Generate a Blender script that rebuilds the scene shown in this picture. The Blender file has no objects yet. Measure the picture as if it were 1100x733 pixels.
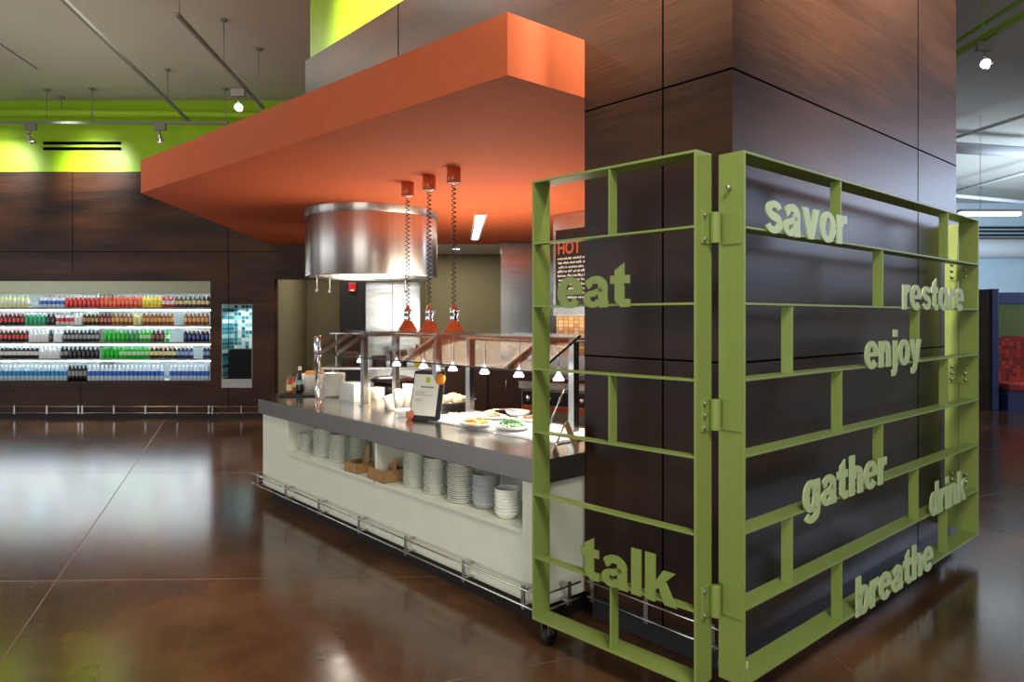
import bpy, bmesh, math, random
from mathutils import Vector, Matrix
random.seed(7)
PI = math.pi
scn = bpy.context.scene
C = scn.collection

# ------------------------------------------------------------------ camera
F, CX, CY, H = 755.0, 550.0, 342.0, 1.65
cam = bpy.data.cameras.new('camera'); camo = bpy.data.objects.new('camera', cam); C.objects.link(camo)
camo.location = (0, 0, H); camo.rotation_euler = (PI/2, 0, 0)
cam.sensor_width = 36; cam.lens = F/1100*36; cam.shift_y = -(366.5-CY)/1100
cam.clip_start = 0.05; cam.clip_end = 200
scn.camera = camo

# ------------------------------------------------------------------ light
scn.view_settings.view_transform = 'Standard'; scn.view_settings.look = 'None'
scn.view_settings.gamma = 1; scn.view_settings.use_curve_mapping = False
scn.view_settings.exposure = 0.45
w = bpy.data.worlds.new('world'); scn.world = w; w.use_nodes = True
w.node_tree.nodes['Background'].inputs[0].default_value = (0.95, 0.96, 1.0, 1)
w.node_tree.nodes['Background'].inputs[1].default_value = 0.30

def area(name, loc, target, size, power, col=(1, 1, 1), sy=None):
    l = bpy.data.lights.new(name, 'AREA'); l.energy = power; l.color = col; l.size = size
    if sy: l.shape = 'RECTANGLE'; l.size_y = sy
    o = bpy.data.objects.new(name, l); C.objects.link(o); o.location = loc
    o.rotation_euler = (Vector(target)-Vector(loc)).to_track_quat('-Z', 'Y').to_euler()
    return o
def spot(name, loc, target, power, angle, col=(1, 1, 1), blend=0.5, r=0.03, parent=None):
    l = bpy.data.lights.new(name, 'SPOT'); l.energy = power; l.color = col
    l.spot_size = math.radians(angle); l.spot_blend = blend; l.shadow_soft_size = r
    o = bpy.data.objects.new(name, l); C.objects.link(o); o.location = loc
    o.rotation_euler = (Vector(target)-Vector(loc)).to_track_quat('-Z', 'Y').to_euler()
    return o
# daylight from glazing to the right and behind the viewer, downlights overhead, two added fills
area('daylight_right', (15.5, 8.5, 4.3), (2.0, 4.0, 3.2), 7.0, 230, (0.62, 0.74, 1.0), 1.3)
area('window_behind', (-3.5, -5.0, 1.8), (-1.5, 6, 1.4), 5.0, 150, (1.0, 0.97, 0.90), 2.6)
area('window_left', (-12.0, 4.0, 2.2), (-4, 7, 1.8), 6.0, 90, (0.93, 0.97, 1.0), 3.0)
area('ceiling_light_front', (1.2, -.2, 5.1), (1.6, 1.5, 0), 1.6, 170, (1.0, 0.96, 0.86), 1.6)
area('ceiling_light_left', (-5.0, 7.0, 5.1), (-5.0, 7.0, 0), 2.0, 60, (1.0, 0.93, 0.80), 3.0)
area('ceiling_fill', (-5.5, 8.0, 3.6), (-5.5, 8.0, 5.2), 3.0, 18, (1.0, 0.94, 0.80), 5.0)  # unseen upward fill, added to brighten the ceiling
area('hall_daylight', (13.0, 14.0, 2.5), (9, 20, 3.0), 4.0, 560, (0.64, 0.80, 1.0), 2.5)
area('soffit_fill', (-.3, 7.6, 1.25), (-.5, 7.4, 2.8), 2.4, 62, (1.0, 0.86, 0.68), 1.6)  # added inside the kiosk, no such fixture; lifts the orange soffit from below
# accent spots of the ceiling tracks
spot('wall_spot', (-6.95, 10.4, 4.70), (-6.92, 11.6, 4.02), 270, 62, (1.0, 0.97, 0.95), 1.0, .15)
spot('wall_spot', (-8.5, 10.4, 4.70), (-8.45, 11.6, 4.02), 250, 62, (1.0, 0.97, 0.95), 1.0, .15)
spot('tower_spot', (-1.75, 5.35, 5.15), (-.95, 5.45, 3.7), 520, 95, (1.0, 0.90, 0.80), 1.0, .15)
spot('tower_spot', (-.4, 1.7, 5.15), (.75, 3.55, 4.1), 2300, 56, (1.0, 0.88, 0.76), 1.0, .1)
spot('tower_spot', (2.7, 2.3, 5.15), (1.7, 3.8, 4.1), 2600, 62, (1.0, 0.87, 0.76), 1.0, .15)
spot('tower_spot', (4.6, 3.6, 5.15), (3.0, 5.0, 4.1), 1200, 62, (1.0, 0.88, 0.78), 1.0, .15)

# ------------------------------------------------------------------ helpers
def X_(px, Y): return (px-CX)/F*Y
def Z_(py, Y): return H-(py-CY)/F*Y
def fl(px, py):
    Y = F*H/(py-CY); return (X_(px, Y), Y)
TH = math.atan2(-.748, .664)
D1 = Vector((math.cos(TH), math.sin(TH), 0)); D2 = Vector((-math.sin(TH), math.cos(TH), 0))
P0 = Vector((-2.308, 6.437, 0))
def isl(s, n, z=0): return P0 + D1*s + D2*n + Vector((0, 0, z))

def tri_bm(): return bmesh.new()
class MB:
    def __init__(s): s.bm = bmesh.new(); s.mi = 0
    def _set(s, faces):
        for f in faces: f.material_index = s.mi
    def box(s, x0, x1, y0, y1, z0, z1, bev=0):
        vs = [s.bm.verts.new((x, y, z)) for z in (z0, z1) for y in (y0, y1) for x in (x0, x1)]
        idx = [(0,2,3,1),(4,5,7,6),(0,1,5,4),(2,6,7,3),(0,4,6,2),(1,3,7,5)]
        fs = [s.bm.faces.new([vs[i] for i in q]) for q in idx]
        s._set(fs)
        if bev:
            es = list({e for f in fs for e in f.edges})
            r = bmesh.ops.bevel(s.bm, geom=es, offset=bev, segments=2, affect='EDGES', profile=0.5)
            s._set(r['faces'])
        return s
    def prism(s, pts, z0, z1):
        b = [s.bm.verts.new((x, y, z0)) for x, y in pts]; t = [s.bm.verts.new((x, y, z1)) for x, y in pts]
        n = len(pts)
        fs = [s.bm.faces.new(b[::-1]), s.bm.faces.new(t)]
        for i in range(n):
            j = (i+1) % n; fs.append(s.bm.faces.new((b[i], b[j], t[j], t[i])))
        s._set(fs); bmesh.ops.recalc_face_normals(s.bm, faces=fs)
        return s
    def prof(s, pts, y0, y1):     # profile in xz extruded along y
        b = [s.bm.verts.new((x, y0, z)) for x, z in pts]; t = [s.bm.verts.new((x, y1, z)) for x, z in pts]
        n = len(pts)
        fs = [s.bm.faces.new(b[::-1]), s.bm.faces.new(t)]
        for i in range(n):
            j = (i+1) % n; fs.append(s.bm.faces.new((b[i], b[j], t[j], t[i])))
        s._set(fs); bmesh.ops.recalc_face_normals(s.bm, faces=fs)
        return s
    def lathe(s, prof, seg=20, c=(0, 0, 0), smooth=True, M=None):
        rings = []
        for r, z in prof:
            if r < 1e-6:
                rings.append([s.bm.verts.new((c[0], c[1], c[2]+z))])
            else:
                rings.append([s.bm.verts.new((c[0]+r*math.cos(2*PI*k/seg), c[1]+r*math.sin(2*PI*k/seg), c[2]+z)) for k in range(seg)])
        fs = []
        for a, b in zip(rings, rings[1:]):
            for k in range(seg):
                l = (k+1) % seg
                if len(a) == 1 and len(b) == 1: continue
                if len(a) == 1: fs.append(s.bm.faces.new((a[0], b[l], b[k])))
                elif len(b) == 1: fs.append(s.bm.faces.new((a[k], a[l], b[0])))
                else: fs.append(s.bm.faces.new((a[k], a[l], b[l], b[k])))
        for f in fs: f.smooth = smooth
        s._set(fs)
        if M is not None:
            vs = [v for r in rings for v in r]
            bmesh.ops.transform(s.bm, matrix=M, verts=vs)
        return s
    def cyl(s, c, r, h, seg=20, axis='Z', r2=None, smooth=True):
        r2 = r if r2 is None else r2
        M = {'Z': Matrix(), 'X': Matrix.Rotation(PI/2, 4, 'Y'), 'Y': Matrix.Rotation(-PI/2, 4, 'X')}[axis]
        M = Matrix.Translation(c) @ M
        e = min(.0008, h*.1)
        return s.lathe([(0, 0), (r*.999, 0), (r, e), (r2, h-e), (r2*.999, h), (0, h)], seg, smooth=smooth, M=M)
    def tube(s, pts, r, seg=8):
        pts = [Vector(p) for p in pts]; rings = []
        prev = None
        for i, p in enumerate(pts):
            if i == 0: t = pts[1]-p
            elif i == len(pts)-1: t = p-pts[i-1]
            else: t = (pts[i+1]-p).normalized()+(p-pts[i-1]).normalized()
            t.normalize()
            if prev is None:
                u = t.orthogonal().normalized()
            else:
                u = (prev - t*prev.dot(t)).normalized()
            prev = u; v = t.cross(u)
            rings.append([s.bm.verts.new(p+u*r*math.cos(2*PI*k/seg)+v*r*math.sin(2*PI*k/seg)) for k in range(seg)])
        fs = []
        for a, b in zip(rings, rings[1:]):
            for k in range(seg):
                l = (k+1) % seg; fs.append(s.bm.faces.new((a[k], a[l], b[l], b[k])))
        for f in fs: f.smooth = True
        fs.append(s.bm.faces.new(rings[0][::-1])); fs.append(s.bm.faces.new(rings[-1]))
        s._set(fs)
        return s
    def blob(s, c, rx, ry, rz, sub=2, rough=0.0):
        r = bmesh.ops.create_icosphere(s.bm, subdivisions=sub, radius=1)
        for v in r['verts']:
            k = 1+random.uniform(-rough, rough)
            v.co = Vector((c[0]+v.co.x*rx*k, c[1]+v.co.y*ry*k, c[2]+v.co.z*rz*k))
        fs = {f for v in r['verts'] for f in v.link_faces}
        for f in fs: f.smooth = True
        s._set(fs)
        return s
    def rot(s, M, start=0):
        bmesh.ops.transform(s.bm, matrix=M, verts=list(s.bm.verts)[start:]); return s
    def build(s, name, mats, parent=None, loc=None, rotz=0):
        me = bpy.data.meshes.new(name); s.bm.to_mesh(me); s.bm.free()
        for m in (mats if isinstance(mats, (list, tuple)) else [mats]): me.materials.append(m)
        o = bpy.data.objects.new(name, me); C.objects.link(o)
        if parent: o.parent = parent
        if loc is not None: o.location = loc
        if rotz: o.rotation_euler.z = rotz
        return o
def tag(o, label, cat, group=None, kind=None):
    o['label'] = label; o['category'] = cat
    if group: o['group'] = group
    if kind: o['kind'] = kind
    return o
def thing(name, label, cat, loc=(0, 0, 0), rotz=0, group=None):
    o = bpy.data.objects.new(name, None); C.objects.link(o)
    o.location = loc; o.rotation_euler = (0, 0, rotz); o.empty_display_size = .1
    return tag(o, label, cat, group)
def struct(o): o['kind'] = 'structure'; return o
def copy_tree(o, loc=None, rotz=None, label=None, group=None):
    def cp(a, par):
        c = a.copy(); C.objects.link(c)
        if par: c.parent = par
        for ch in list(a.children): cp(ch, c)
        return c
    c = cp(o, None)
    if loc is not None: c.location = loc
    if rotz is not None: c.rotation_euler.z = rotz
    if label: c['label'] = label
    if group: c['group'] = group
    return c

# ------------------------------------------------------------------ materials
def srgb(r, g, b):
    f = lambda c: ((c/255)/12.92 if c/255 <= .04045 else ((c/255+.055)/1.055)**2.4)
    return (f(r), f(g), f(b), 1)
def mat(name, col, rough=.5, metal=0, noise=0, nscale=8, bump=0, emit=0, ecol=None, coat=0, trans=0, spec=.5, stretch=(1, 1, 1), aniso=0):
    m = bpy.data.materials.new(name); m.use_nodes = True
    nt = m.node_tree; b = nt.nodes['Principled BSDF']
    b.inputs['Base Color'].default_value = col; b.inputs['Roughness'].default_value = rough
    b.inputs['Metallic'].default_value = metal; b.inputs['Specular IOR Level'].default_value = spec
    b.inputs['Coat Weight'].default_value = coat; b.inputs['Transmission Weight'].default_value = trans
    if aniso: b.inputs['Anisotropic'].default_value = aniso
    if emit:
        b.inputs['Emission Color'].default_value = ecol or col; b.inputs['Emission Strength'].default_value = emit
    tc = nt.nodes.new('ShaderNodeTexCoord'); mp = nt.nodes.new('ShaderNodeMapping')
    mp.inputs['Scale'].default_value = stretch
    nt.links.new(tc.outputs['Object'], mp.inputs[0])
    n = nt.nodes.new('ShaderNodeTexNoise'); n.inputs['Scale'].default_value = nscale; n.inputs['Detail'].default_value = 5
    nt.links.new(mp.outputs[0], n.inputs[0])
    amt = noise or .03
    r = nt.nodes.new('ShaderNodeValToRGB')
    r.color_ramp.elements[0].position = .3; r.color_ramp.elements[1].position = .7
    r.color_ramp.elements[0].color = tuple(c*(1-amt) for c in col[:3])+(1,)
    r.color_ramp.elements[1].color = tuple(min(1, c*(1+amt)) for c in col[:3])+(1,)
    nt.links.new(n.outputs[0], r.inputs[0]); nt.links.new(r.outputs[0], b.inputs['Base Color'])
    if bump:
        bp = nt.nodes.new('ShaderNodeBump'); bp.inputs['Strength'].default_value = bump; bp.inputs['Distance'].default_value = .01
        nt.links.new(n.outputs[0], bp.inputs['Height']); nt.links.new(bp.outputs[0], b.inputs['Normal'])
    return m
def wood(name, dark, mid, rough=.38, zs=26):
    m = bpy.data.materials.new(name); m.use_nodes = True
    nt = m.node_tree; b = nt.nodes['Principled BSDF']; L = nt.links.new
    tc = nt.nodes.new('ShaderNodeTexCoord')
    mp = nt.nodes.new('ShaderNodeMapping'); mp.inputs['Scale'].default_value = (.9, .9, zs)
    L(tc.outputs['Object'], mp.inputs[0])
    n = nt.nodes.new('ShaderNodeTexNoise'); n.inputs['Scale'].default_value = 3; n.inputs['Detail'].default_value = 8; n.inputs['Roughness'].default_value = .65
    L(mp.outputs[0], n.inputs[0])
    mp2 = nt.nodes.new('ShaderNodeMapping'); mp2.inputs['Scale'].default_value = (.5, .5, 3.2)
    L(tc.outputs['Object'], mp2.inputs[0])
    n2 = nt.nodes.new('ShaderNodeTexNoise'); n2.inputs['Scale'].default_value = 1.1; n2.inputs['Detail'].default_value = 2
    L(mp2.outputs[0], n2.inputs[0])
    mx = nt.nodes.new('ShaderNodeMath'); mx.operation = 'MULTIPLY_ADD'; mx.inputs[1].default_value = .45
    L(n.outputs[0], mx.inputs[0])
    m2 = nt.nodes.new('ShaderNodeMath'); m2.operation = 'MULTIPLY'; m2.inputs[1].default_value = .55
    L(n2.outputs[0], m2.inputs[0]); L(m2.outputs[0], mx.inputs[2])
    r = nt.nodes.new('ShaderNodeValToRGB'); e = r.color_ramp.elements
    e[0].position = .36; e[0].color = dark; e[1].position = .64; e[1].color = mid
    L(mx.outputs[0], r.inputs[0]); L(r.outputs[0], b.inputs['Base Color'])
    b.inputs['Roughness'].default_value = rough; b.inputs['Specular IOR Level'].default_value = .26
    bp = nt.nodes.new('ShaderNodeBump'); bp.inputs['Strength'].default_value = .08; bp.inputs['Distance'].default_value = .003
    L(n.outputs[0], bp.inputs['Height']); L(bp.outputs[0], b.inputs['Normal'])
    return m
def floor_mat():
    m = bpy.data.materials.new('stained_concrete'); m.use_nodes = True
    nt = m.node_tree; b = nt.nodes['Principled BSDF']; L = nt.links.new
    tc = nt.nodes.new('ShaderNodeTexCoord')
    n = nt.nodes.new('ShaderNodeTexNoise'); n.inputs['Scale'].default_value = .9; n.inputs['Detail'].default_value = 7; n.inputs['Roughness'].default_value = .55; n.inputs['Distortion'].default_value = .15
    L(tc.outputs['Object'], n.inputs[0])
    r = nt.nodes.new('ShaderNodeValToRGB'); e = r.color_ramp.elements
    e[0].position = .3; e[0].color = srgb(56, 38, 27); e[1].position = .72; e[1].color = srgb(120, 84, 56)
    k = e.new(.5); k.color = srgb(88, 60, 40)
    L(n.outputs[0], r.inputs[0]); L(r.outputs[0], b.inputs['Base Color'])
    n2 = nt.nodes.new('ShaderNodeTexNoise'); n2.inputs['Scale'].default_value = 14; n2.inputs['Detail'].default_value = 6
    L(tc.outputs['Object'], n2.inputs[0])
    mr = nt.nodes.new('ShaderNodeMapRange'); mr.inputs[3].default_value = .11; mr.inputs[4].default_value = .22
    L(n2.outputs[0], mr.inputs[0]); L(mr.outputs[0], b.inputs['Roughness'])
    b.inputs['Specular IOR Level'].default_value = .6
    bp = nt.nodes.new('ShaderNodeBump'); bp.inputs['Strength'].default_value = .05; bp.inputs['Distance'].default_value = .004
    L(n2.outputs[0], bp.inputs['Height']); L(bp.outputs[0], b.inputs['Normal'])
    return m
def tiles_mat(name, cols, scale, mortar=(.6, .6, .6, 1), rough=.2, w=1.0, h=1.0):
    m = bpy.data.materials.new(name); m.use_nodes = True
    nt = m.node_tree; b = nt.nodes['Principled BSDF']; L = nt.links.new
    tc = nt.nodes.new('ShaderNodeTexCoord')
    sp = nt.nodes.new('ShaderNodeSeparateXYZ'); L(tc.outputs['Object'], sp.inputs[0])
    def fr(out, k):
        a = nt.nodes.new('ShaderNodeMath'); a.operation = 'MULTIPLY'; a.inputs[1].default_value = scale*k; L(out, a.inputs[0])
        f = nt.nodes.new('ShaderNodeMath'); f.operation = 'FRACT'; L(a.outputs[0], f.inputs[0])
        g = nt.nodes.new('ShaderNodeMath'); g.operation = 'FLOOR'; L(a.outputs[0], g.inputs[0])
        t = nt.nodes.new('ShaderNodeMath'); t.operation = 'GREATER_THAN'; t.inputs[1].default_value = .12; L(f.outputs[0], t.inputs[0])
        return t.outputs[0], g.outputs[0]
    fx, gx = fr(sp.outputs[0], w); fz, gz = fr(sp.outputs[2], h)
    cb = nt.nodes.new('ShaderNodeCombineXYZ'); L(gx, cb.inputs[0]); L(gz, cb.inputs[2])
    wn = nt.nodes.new('ShaderNodeTexWhiteNoise'); L(cb.outputs[0], wn.inputs[0])
    r = nt.nodes.new('ShaderNodeValToRGB'); r.color_ramp.interpolation = 'CONSTANT'
    e = r.color_ramp.elements; e[0].color = cols[0]; e[0].position = 0; e[1].position = 1/len(cols); e[1].color = cols[1]
    for i, c in enumerate(cols[2:]): k = e.new((i+2)/len(cols)); k.color = c
    L(wn.outputs[0], r.inputs[0])
    mu = nt.nodes.new('ShaderNodeMath'); mu.operation = 'MULTIPLY'; L(fx, mu.inputs[0]); L(fz, mu.inputs[1])
    mx = nt.nodes.new('ShaderNodeMix'); mx.data_type = 'RGBA'; L(mu.outputs[0], mx.inputs[0]); mx.inputs[6].default_value = mortar; L(r.outputs[0], mx.inputs[7])
    L(mx.outputs[2], b.inputs['Base Color']); b.inputs['Roughness'].default_value = rough
    return m
def glass_mat(name, tint=(.93, .97, .95, 1), boost=1.0, milky=0):
    m = bpy.data.materials.new(name); m.use_nodes = True
    nt = m.node_tree; nt.nodes.remove(nt.nodes['Principled BSDF']); L = nt.links.new
    out = nt.nodes['Material Output']
    fr = nt.nodes.new('ShaderNodeFresnel'); fr.inputs[0].default_value = 1.5
    ml = nt.nodes.new('ShaderNodeMath'); ml.operation = 'MULTIPLY'; ml.inputs[1].default_value = boost; ml.use_clamp = True
    L(fr.outputs[0], ml.inputs[0])
    tr = nt.nodes.new('ShaderNodeBsdfTransparent'); tr.inputs[0].default_value = tint
    gl = nt.nodes.new('ShaderNodeBsdfGlossy'); gl.inputs[1].default_value = .01
    mx = nt.nodes.new('ShaderNodeMixShader'); L(ml.outputs[0], mx.inputs[0]); L(tr.outputs[0], mx.inputs[1]); L(gl.outputs[0], mx.inputs[2])
    if milky:
        df = nt.nodes.new('ShaderNodeBsdfDiffuse'); df.inputs[0].default_value = (.88, .90, .90, 1)
        m2 = nt.nodes.new('ShaderNodeMixShader'); m2.inputs[0].default_value = milky
        L(mx.outputs[0], m2.inputs[1]); L(df.outputs[0], m2.inputs[2]); mx = m2
    L(mx.outputs[0], out.inputs[0])
    return m
M = {}
M['wood'] = wood('dark_wenge_laminate', srgb(24, 14, 9), srgb(60, 38, 25), .35, 44)
M['woodback'] = wood('brown_wenge_laminate', srgb(26, 15, 9), srgb(80, 48, 26), .42)
M['groove'] = mat('groove_black', srgb(6, 5, 5), 1, spec=0)
M['floor'] = floor_mat()
M['joint'] = mat('floor_joint', srgb(120, 90, 66), .5)
M['lime'] = mat('lime_paint', srgb(152, 194, 14), .4)
M['ceil'] = mat('ceiling_paint', srgb(186, 184, 172), .8, noise=.04, nscale=1)
M['orange'] = mat('orange_paint', srgb(192, 94, 56), .75, spec=.2)
M['orange_gloss'] = mat('orange_enamel', srgb(206, 92, 50), .25, coat=.4)
M['gate'] = mat('green_powder_coat', srgb(134, 152, 76), .45, noise=.04, nscale=3)
M['letter_lit'] = mat('lit_green_powder_coat', srgb(188, 206, 146), .45)  # gate green lightened; light falling on the wide panel's letters put into colour
M['steel'] = mat('brushed_stainless', (.52, .51, .49, 1), .27, 1, noise=.1, nscale=2, stretch=(1, 1, 8))
M['steeltop'] = mat('worktop_stainless', (.42, .41, .39, 1), .17, 1, noise=.08, nscale=5)
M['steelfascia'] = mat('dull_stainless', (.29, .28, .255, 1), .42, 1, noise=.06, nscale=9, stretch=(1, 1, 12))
M['hood'] = mat('polished_stainless', (.72, .70, .66, 1), .34, 1, noise=.10, nscale=4, stretch=(6, 6, .02), aniso=.9)
M['hood'].node_tree.nodes['Principled BSDF'].inputs['Anisotropic Rotation'].default_value = .25
_nt = M['hood'].node_tree; _tg = _nt.nodes.new('ShaderNodeTangent'); _tg.direction_type = 'RADIAL'; _tg.axis = 'Z'
_nt.links.new(_tg.outputs[0], _nt.nodes['Principled BSDF'].inputs['Tangent'])
M['steelwave'] = mat('rippled_stainless', (.38, .375, .36, 1), .16, 1, noise=.05, nscale=1.6, stretch=(.35, .35, 1.5), bump=.6)
M['chrome'] = mat('chrome', (.8, .8, .8, 1), .1, 1)
M['bolt'] = mat('zinc_bolt', (.65, .65, .66, 1), .3, 1)
M['white'] = mat('white_laminate', srgb(232, 234, 218), .5)
M['kick'] = mat('black_kick', srgb(20, 18, 17), .6)
M['kickgrey'] = mat('grey_kick', srgb(48, 48, 52), .5)
M['china'] = mat('white_china', srgb(246, 248, 238), .25, coat=.3)
M['black'] = mat('black_plastic', srgb(16, 16, 17), .4)
M['rubber'] = mat('black_rubber', srgb(18, 18, 18), .6)
M['card'] = mat('brown_cardboard', srgb(168, 128, 82), .8, noise=.08, nscale=20)
M['paper'] = mat('white_paper', srgb(235, 233, 220), .6)
M['olive'] = mat('olive_paint', srgb(120, 112, 84), .7)
M['tile'] = mat('ceiling_tile', srgb(205, 200, 186), .8, noise=.08, nscale=40)
M['darkpanel'] = mat('charcoal_panel', srgb(24, 22, 26), .5)
M['brown'] = mat('brown_cabinet', srgb(52, 32, 24), .5, noise=.15, nscale=4, stretch=(1, 1, 12))
M['glass'] = glass_mat('guard_glass', (.94, .97, .95, 1), .36)
M['glassedge'] = mat('glass_edge', srgb(24, 46, 40), .2)
M['clear'] = glass_mat('clear_plastic', (.96, .97, .97, 1), 1.2, .42)
M['mosaic'] = tiles_mat('teal_mosaic', [srgb(20, 120, 135), srgb(120, 190, 195), srgb(225, 235, 230), srgb(50, 150, 165), srgb(190, 220, 220), srgb(10, 95, 115)], 16, srgb(190, 200, 195), .45)
M['brick'] = tiles_mat('golden_brick', [srgb(200, 160, 105), srgb(180, 135, 85), srgb(215, 180, 130)], 12, srgb(110, 80, 55), .6, 1, 2)
M['lampw'] = mat('lamp_glow', (1, 1, 1, 1), .4, emit=14, ecol=(1, .97, .92, 1))
M['lampsoft'] = mat('diffuser_glow', (1, 1, 1, 1), .4, emit=3.5, ecol=(1, .97, .88, 1))
M['bulbglow'] = mat('lit_glass_reflector', (.9, .92, 1, 1), .3, emit=1.6, ecol=(.88, .90, 1, 1))
M['tube'] = mat('fluorescent_glow', (1, 1, 1, 1), .4, emit=5, ecol=(.92, .97, 1, 1))
M['cooltube'] = mat('cooler_tube', (1, 1, 1, 1), .4, emit=24, ecol=(.86, .96, 1, 1))
M['track'] = mat('track_grey', srgb(120, 120, 112), .5)
M['trackgreen'] = mat('track_green', srgb(120, 160, 40), .5)
M['palewall'] = mat('pale_wall', srgb(170, 190, 200), .8, noise=.06, nscale=2)
M['pipe'] = mat('pipe_white', srgb(190, 195, 198), .6)
M['navy'] = mat('blue_frame', srgb(40, 58, 104), .4)
M['booth_green'] = mat('booth_green', srgb(92, 108, 34), .6)
M['coolwhite'] = mat('cooler_liner', srgb(225, 235, 238), .35)
M['cooledge'] = mat('shelf_edge_grey', srgb(120, 128, 120), .5)
M['red'] = mat('red_plastic', srgb(190, 24, 22), .4)

# ------------------------------------------------------------------ the setting
BW = 11.6    # back wall depth
KW = 13.46   # kitchen wall depth
CZ = 5.25
struct(MB().box(-14, 20, -6, 26, -.2, 0).build('floor', M['floor']))
struct(MB().box(-14, 20, -6, 26, CZ, CZ+.2).build('ceiling', M['ceil']))

def strip(ax, ay, bx, by, wd=.007):
    d = Vector((bx-ax, by-ay, 0)); L = d.length; d.normalize(); n = Vector((-d.y, d.x, 0))*wd/2
    m = MB()
    m.prism([(ax+n.x, ay+n.y), (ax-n.x, ay-n.y), (bx-n.x, by-n.y), (bx+n.x, by+n.y)], .0002, .0012)
    return m
tn = [0]
def trim(m, mt):
    tn[0] += 1
    return struct(m.build('trim_%d' % tn[0], mt))
joints = [((178, 450), (-40, 772)), ((-20, 625), (545, 619)), ((440, 741), (640, 702)),
          ((1040, 536), (1120, 521)), ((1040, 563), (1120, 582)), ((1030, 479), (1120, 490)), ((840, 655), (935, 740)), ((-10, 508), (282, 508))]
for a, b in joints:
    A, B = fl(*a), fl(*b); trim(strip(*A, *B), M['joint'])

# back wall with cooler opening, niche opening and doorway
cx0, cx1 = -9.4, X_(226, BW); cz0, cz1 = Z_(410, BW), Z_(302, BW)
nx0, nx1 = X_(238, BW), X_(271, BW); nz0, nz1 = Z_(417, BW), Z_(327, BW)
dx0 = X_(294.5, BW); dz1 = Z_(300, BW)
WT = 4.07
m = MB()
def wb(x0, x1, z0, z1): m.box(x0, x1, BW, BW+.2, z0, z1)
wb(-14, cx0, 0, WT); wb(cx0, cx1, 0, cz0); wb(cx0, cx1, cz1, WT)
wb(cx1, nx0, 0, WT); wb(nx0, nx1, 0, nz0); wb(nx0, nx1, nz1, WT); wb(nx1, dx0, 0, WT)
wb(dx0, -1.4, dz1, WT); wb(-1.4, 3.4, 2.89, WT)
struct(m.build('wall_back', M['woodback']))
struct(MB().box(-14, 3.4, BW+.03, BW+.2, WT, CZ).build('wall_back_upper', M['lime']))
m = MB()
for px in (78, 245, -110):
    m.box(X_(px, BW)-.005, X_(px, BW)+.005, BW-.0015, BW, cz1+.15 if px > 0 else 0, WT)
for px in (87, 245.5): m.box(X_(px, BW)-.004, X_(px, BW)+.004, BW-.0015, BW, .12, cz0 if px < 200 else cz1+.3)
m.box(-14, dx0, BW-.0015, BW, Z_(270.5, BW)-.005, Z_(270.5, BW)+.005)
trim(m, M['groove'])
trim(MB().box(-14, dx0, BW-.03, BW, 0, .07), M['kick'])
m = MB()                                        # linear air slots in the lime wall
for py in (153.5, 159.5): m.box(X_(46, BW), X_(129, BW), BW+.005, BW+.03, Z_(py, BW)-.022, Z_(py, BW)+.022)
slot = m.build('air_slot', M['groove']); tag(slot, 'pair of long black linear air slots in the lime green upper wall', 'air vent')
# green pipe along the top of the lime wall
tag(MB().tube([(-9.5, 11.3, 4.98), (-6, 11.25, 4.93), (-2, 11.2, 4.86)], .06, 12).build('green_pipe', M['lime']), 'lime green painted pipe running along the lime wall under the ceiling', 'pipe')
# ceiling seams
m = MB()
for a, b in (((0, 47), (40, 74)),):
    Ya, Yb = [F*(CZ-H)/(CY-p[1]) for p in (a, b)]
    m.tube([(X_(a[0], Ya), Ya, CZ-.002), (X_(b[0], Yb), Yb, CZ-.002)], .006, 6)
trim(m, M['groove'])

# kitchen shell
struct(MB().box(-6, 4, KW, KW+.15, 0, 2.9).build('wall_kitchen_back', M['olive']))
struct(MB().box(-4.12, dx0, BW+.2, KW, 0, 2.9).build('wall_kitchen_left', M['olive']))
m = MB().box(-4.1, 3.4, BW+.2, KW, 2.88, 2.95); struct(m.build('ceiling_kitchen', M['tile']))
m = MB()
for k in range(-7, 6): m.box(k*.61, k*.61+.02, BW+.2, KW, 2.874, 2.88)
for k in range(3): m.box(-4.0, 3.4, BW+.45+.61*k, BW+.47+.61*k, 2.873, 2.88)
trim(m, M['pipe'])
t = thing('downlight', 'small round recessed downlight in the kitchen tile ceiling', 'ceiling light', (X_(490, 12.4), 12.4, 2.8795))
MB().lathe([(.10, 0), (.10, -.012), (.075, -.012), (.07, 0)], 20).build('ring', M['pipe'], t)
MB().cyl((0, 0, -.006), .07, .004).build('lens', M['lampw'], t)
area('kitchen_light', (-1.2, 12.3, 2.85), (-1.2, 12.3, 0), 1.4, 28, (1, .9, .7), .6)
area('kitchen_light', (-3.1, 12.3, 2.85), (-3.1, 12.3, 0), .8, 12, (1, .92, .75), .6)

# right-hand hall
struct(MB().box(3.0, 20, 22, 22.2, 0, CZ).build('wall_far_right', M['palewall']))

# ------------------------------------------------------------------ tower and upper wall
TN, TS0, TS1, TN1 = .336, 3.704, 4.614, 3.447
tw = struct(MB().box(TS0, TS1, TN, TN1, .14, 4.03).build('wall_tower', M['wood'], loc=P0, rotz=TH))
struct(MB().box(.22, TS0, TN, TN1, 3.192, 4.03).build('wall_tower_upper', M['wood'], loc=P0, rotz=TH))
struct(MB().box(.26, TS1-.03, TN+.03, TN1-.03, 4.03, CZ).build('wall_tower_top', M['lime'], loc=P0, rotz=TH))
m = MB().box(TS0+.03, TS1-.03, TN+.03, TN1-.03, 0, .14)
struct(m.build('baseboard_tower', M['kickgrey'], loc=P0, rotz=TH))
m = MB(); g = .0045; e = .0015
for z in (2.793, 1.444):
    m.box(TS0 if z < 2.9 else .22, TS1+e, TN-e, TN, z-g, z+g); m.box(TS1, TS1+e, TN-e, TN1, z-g, z+g)
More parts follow.
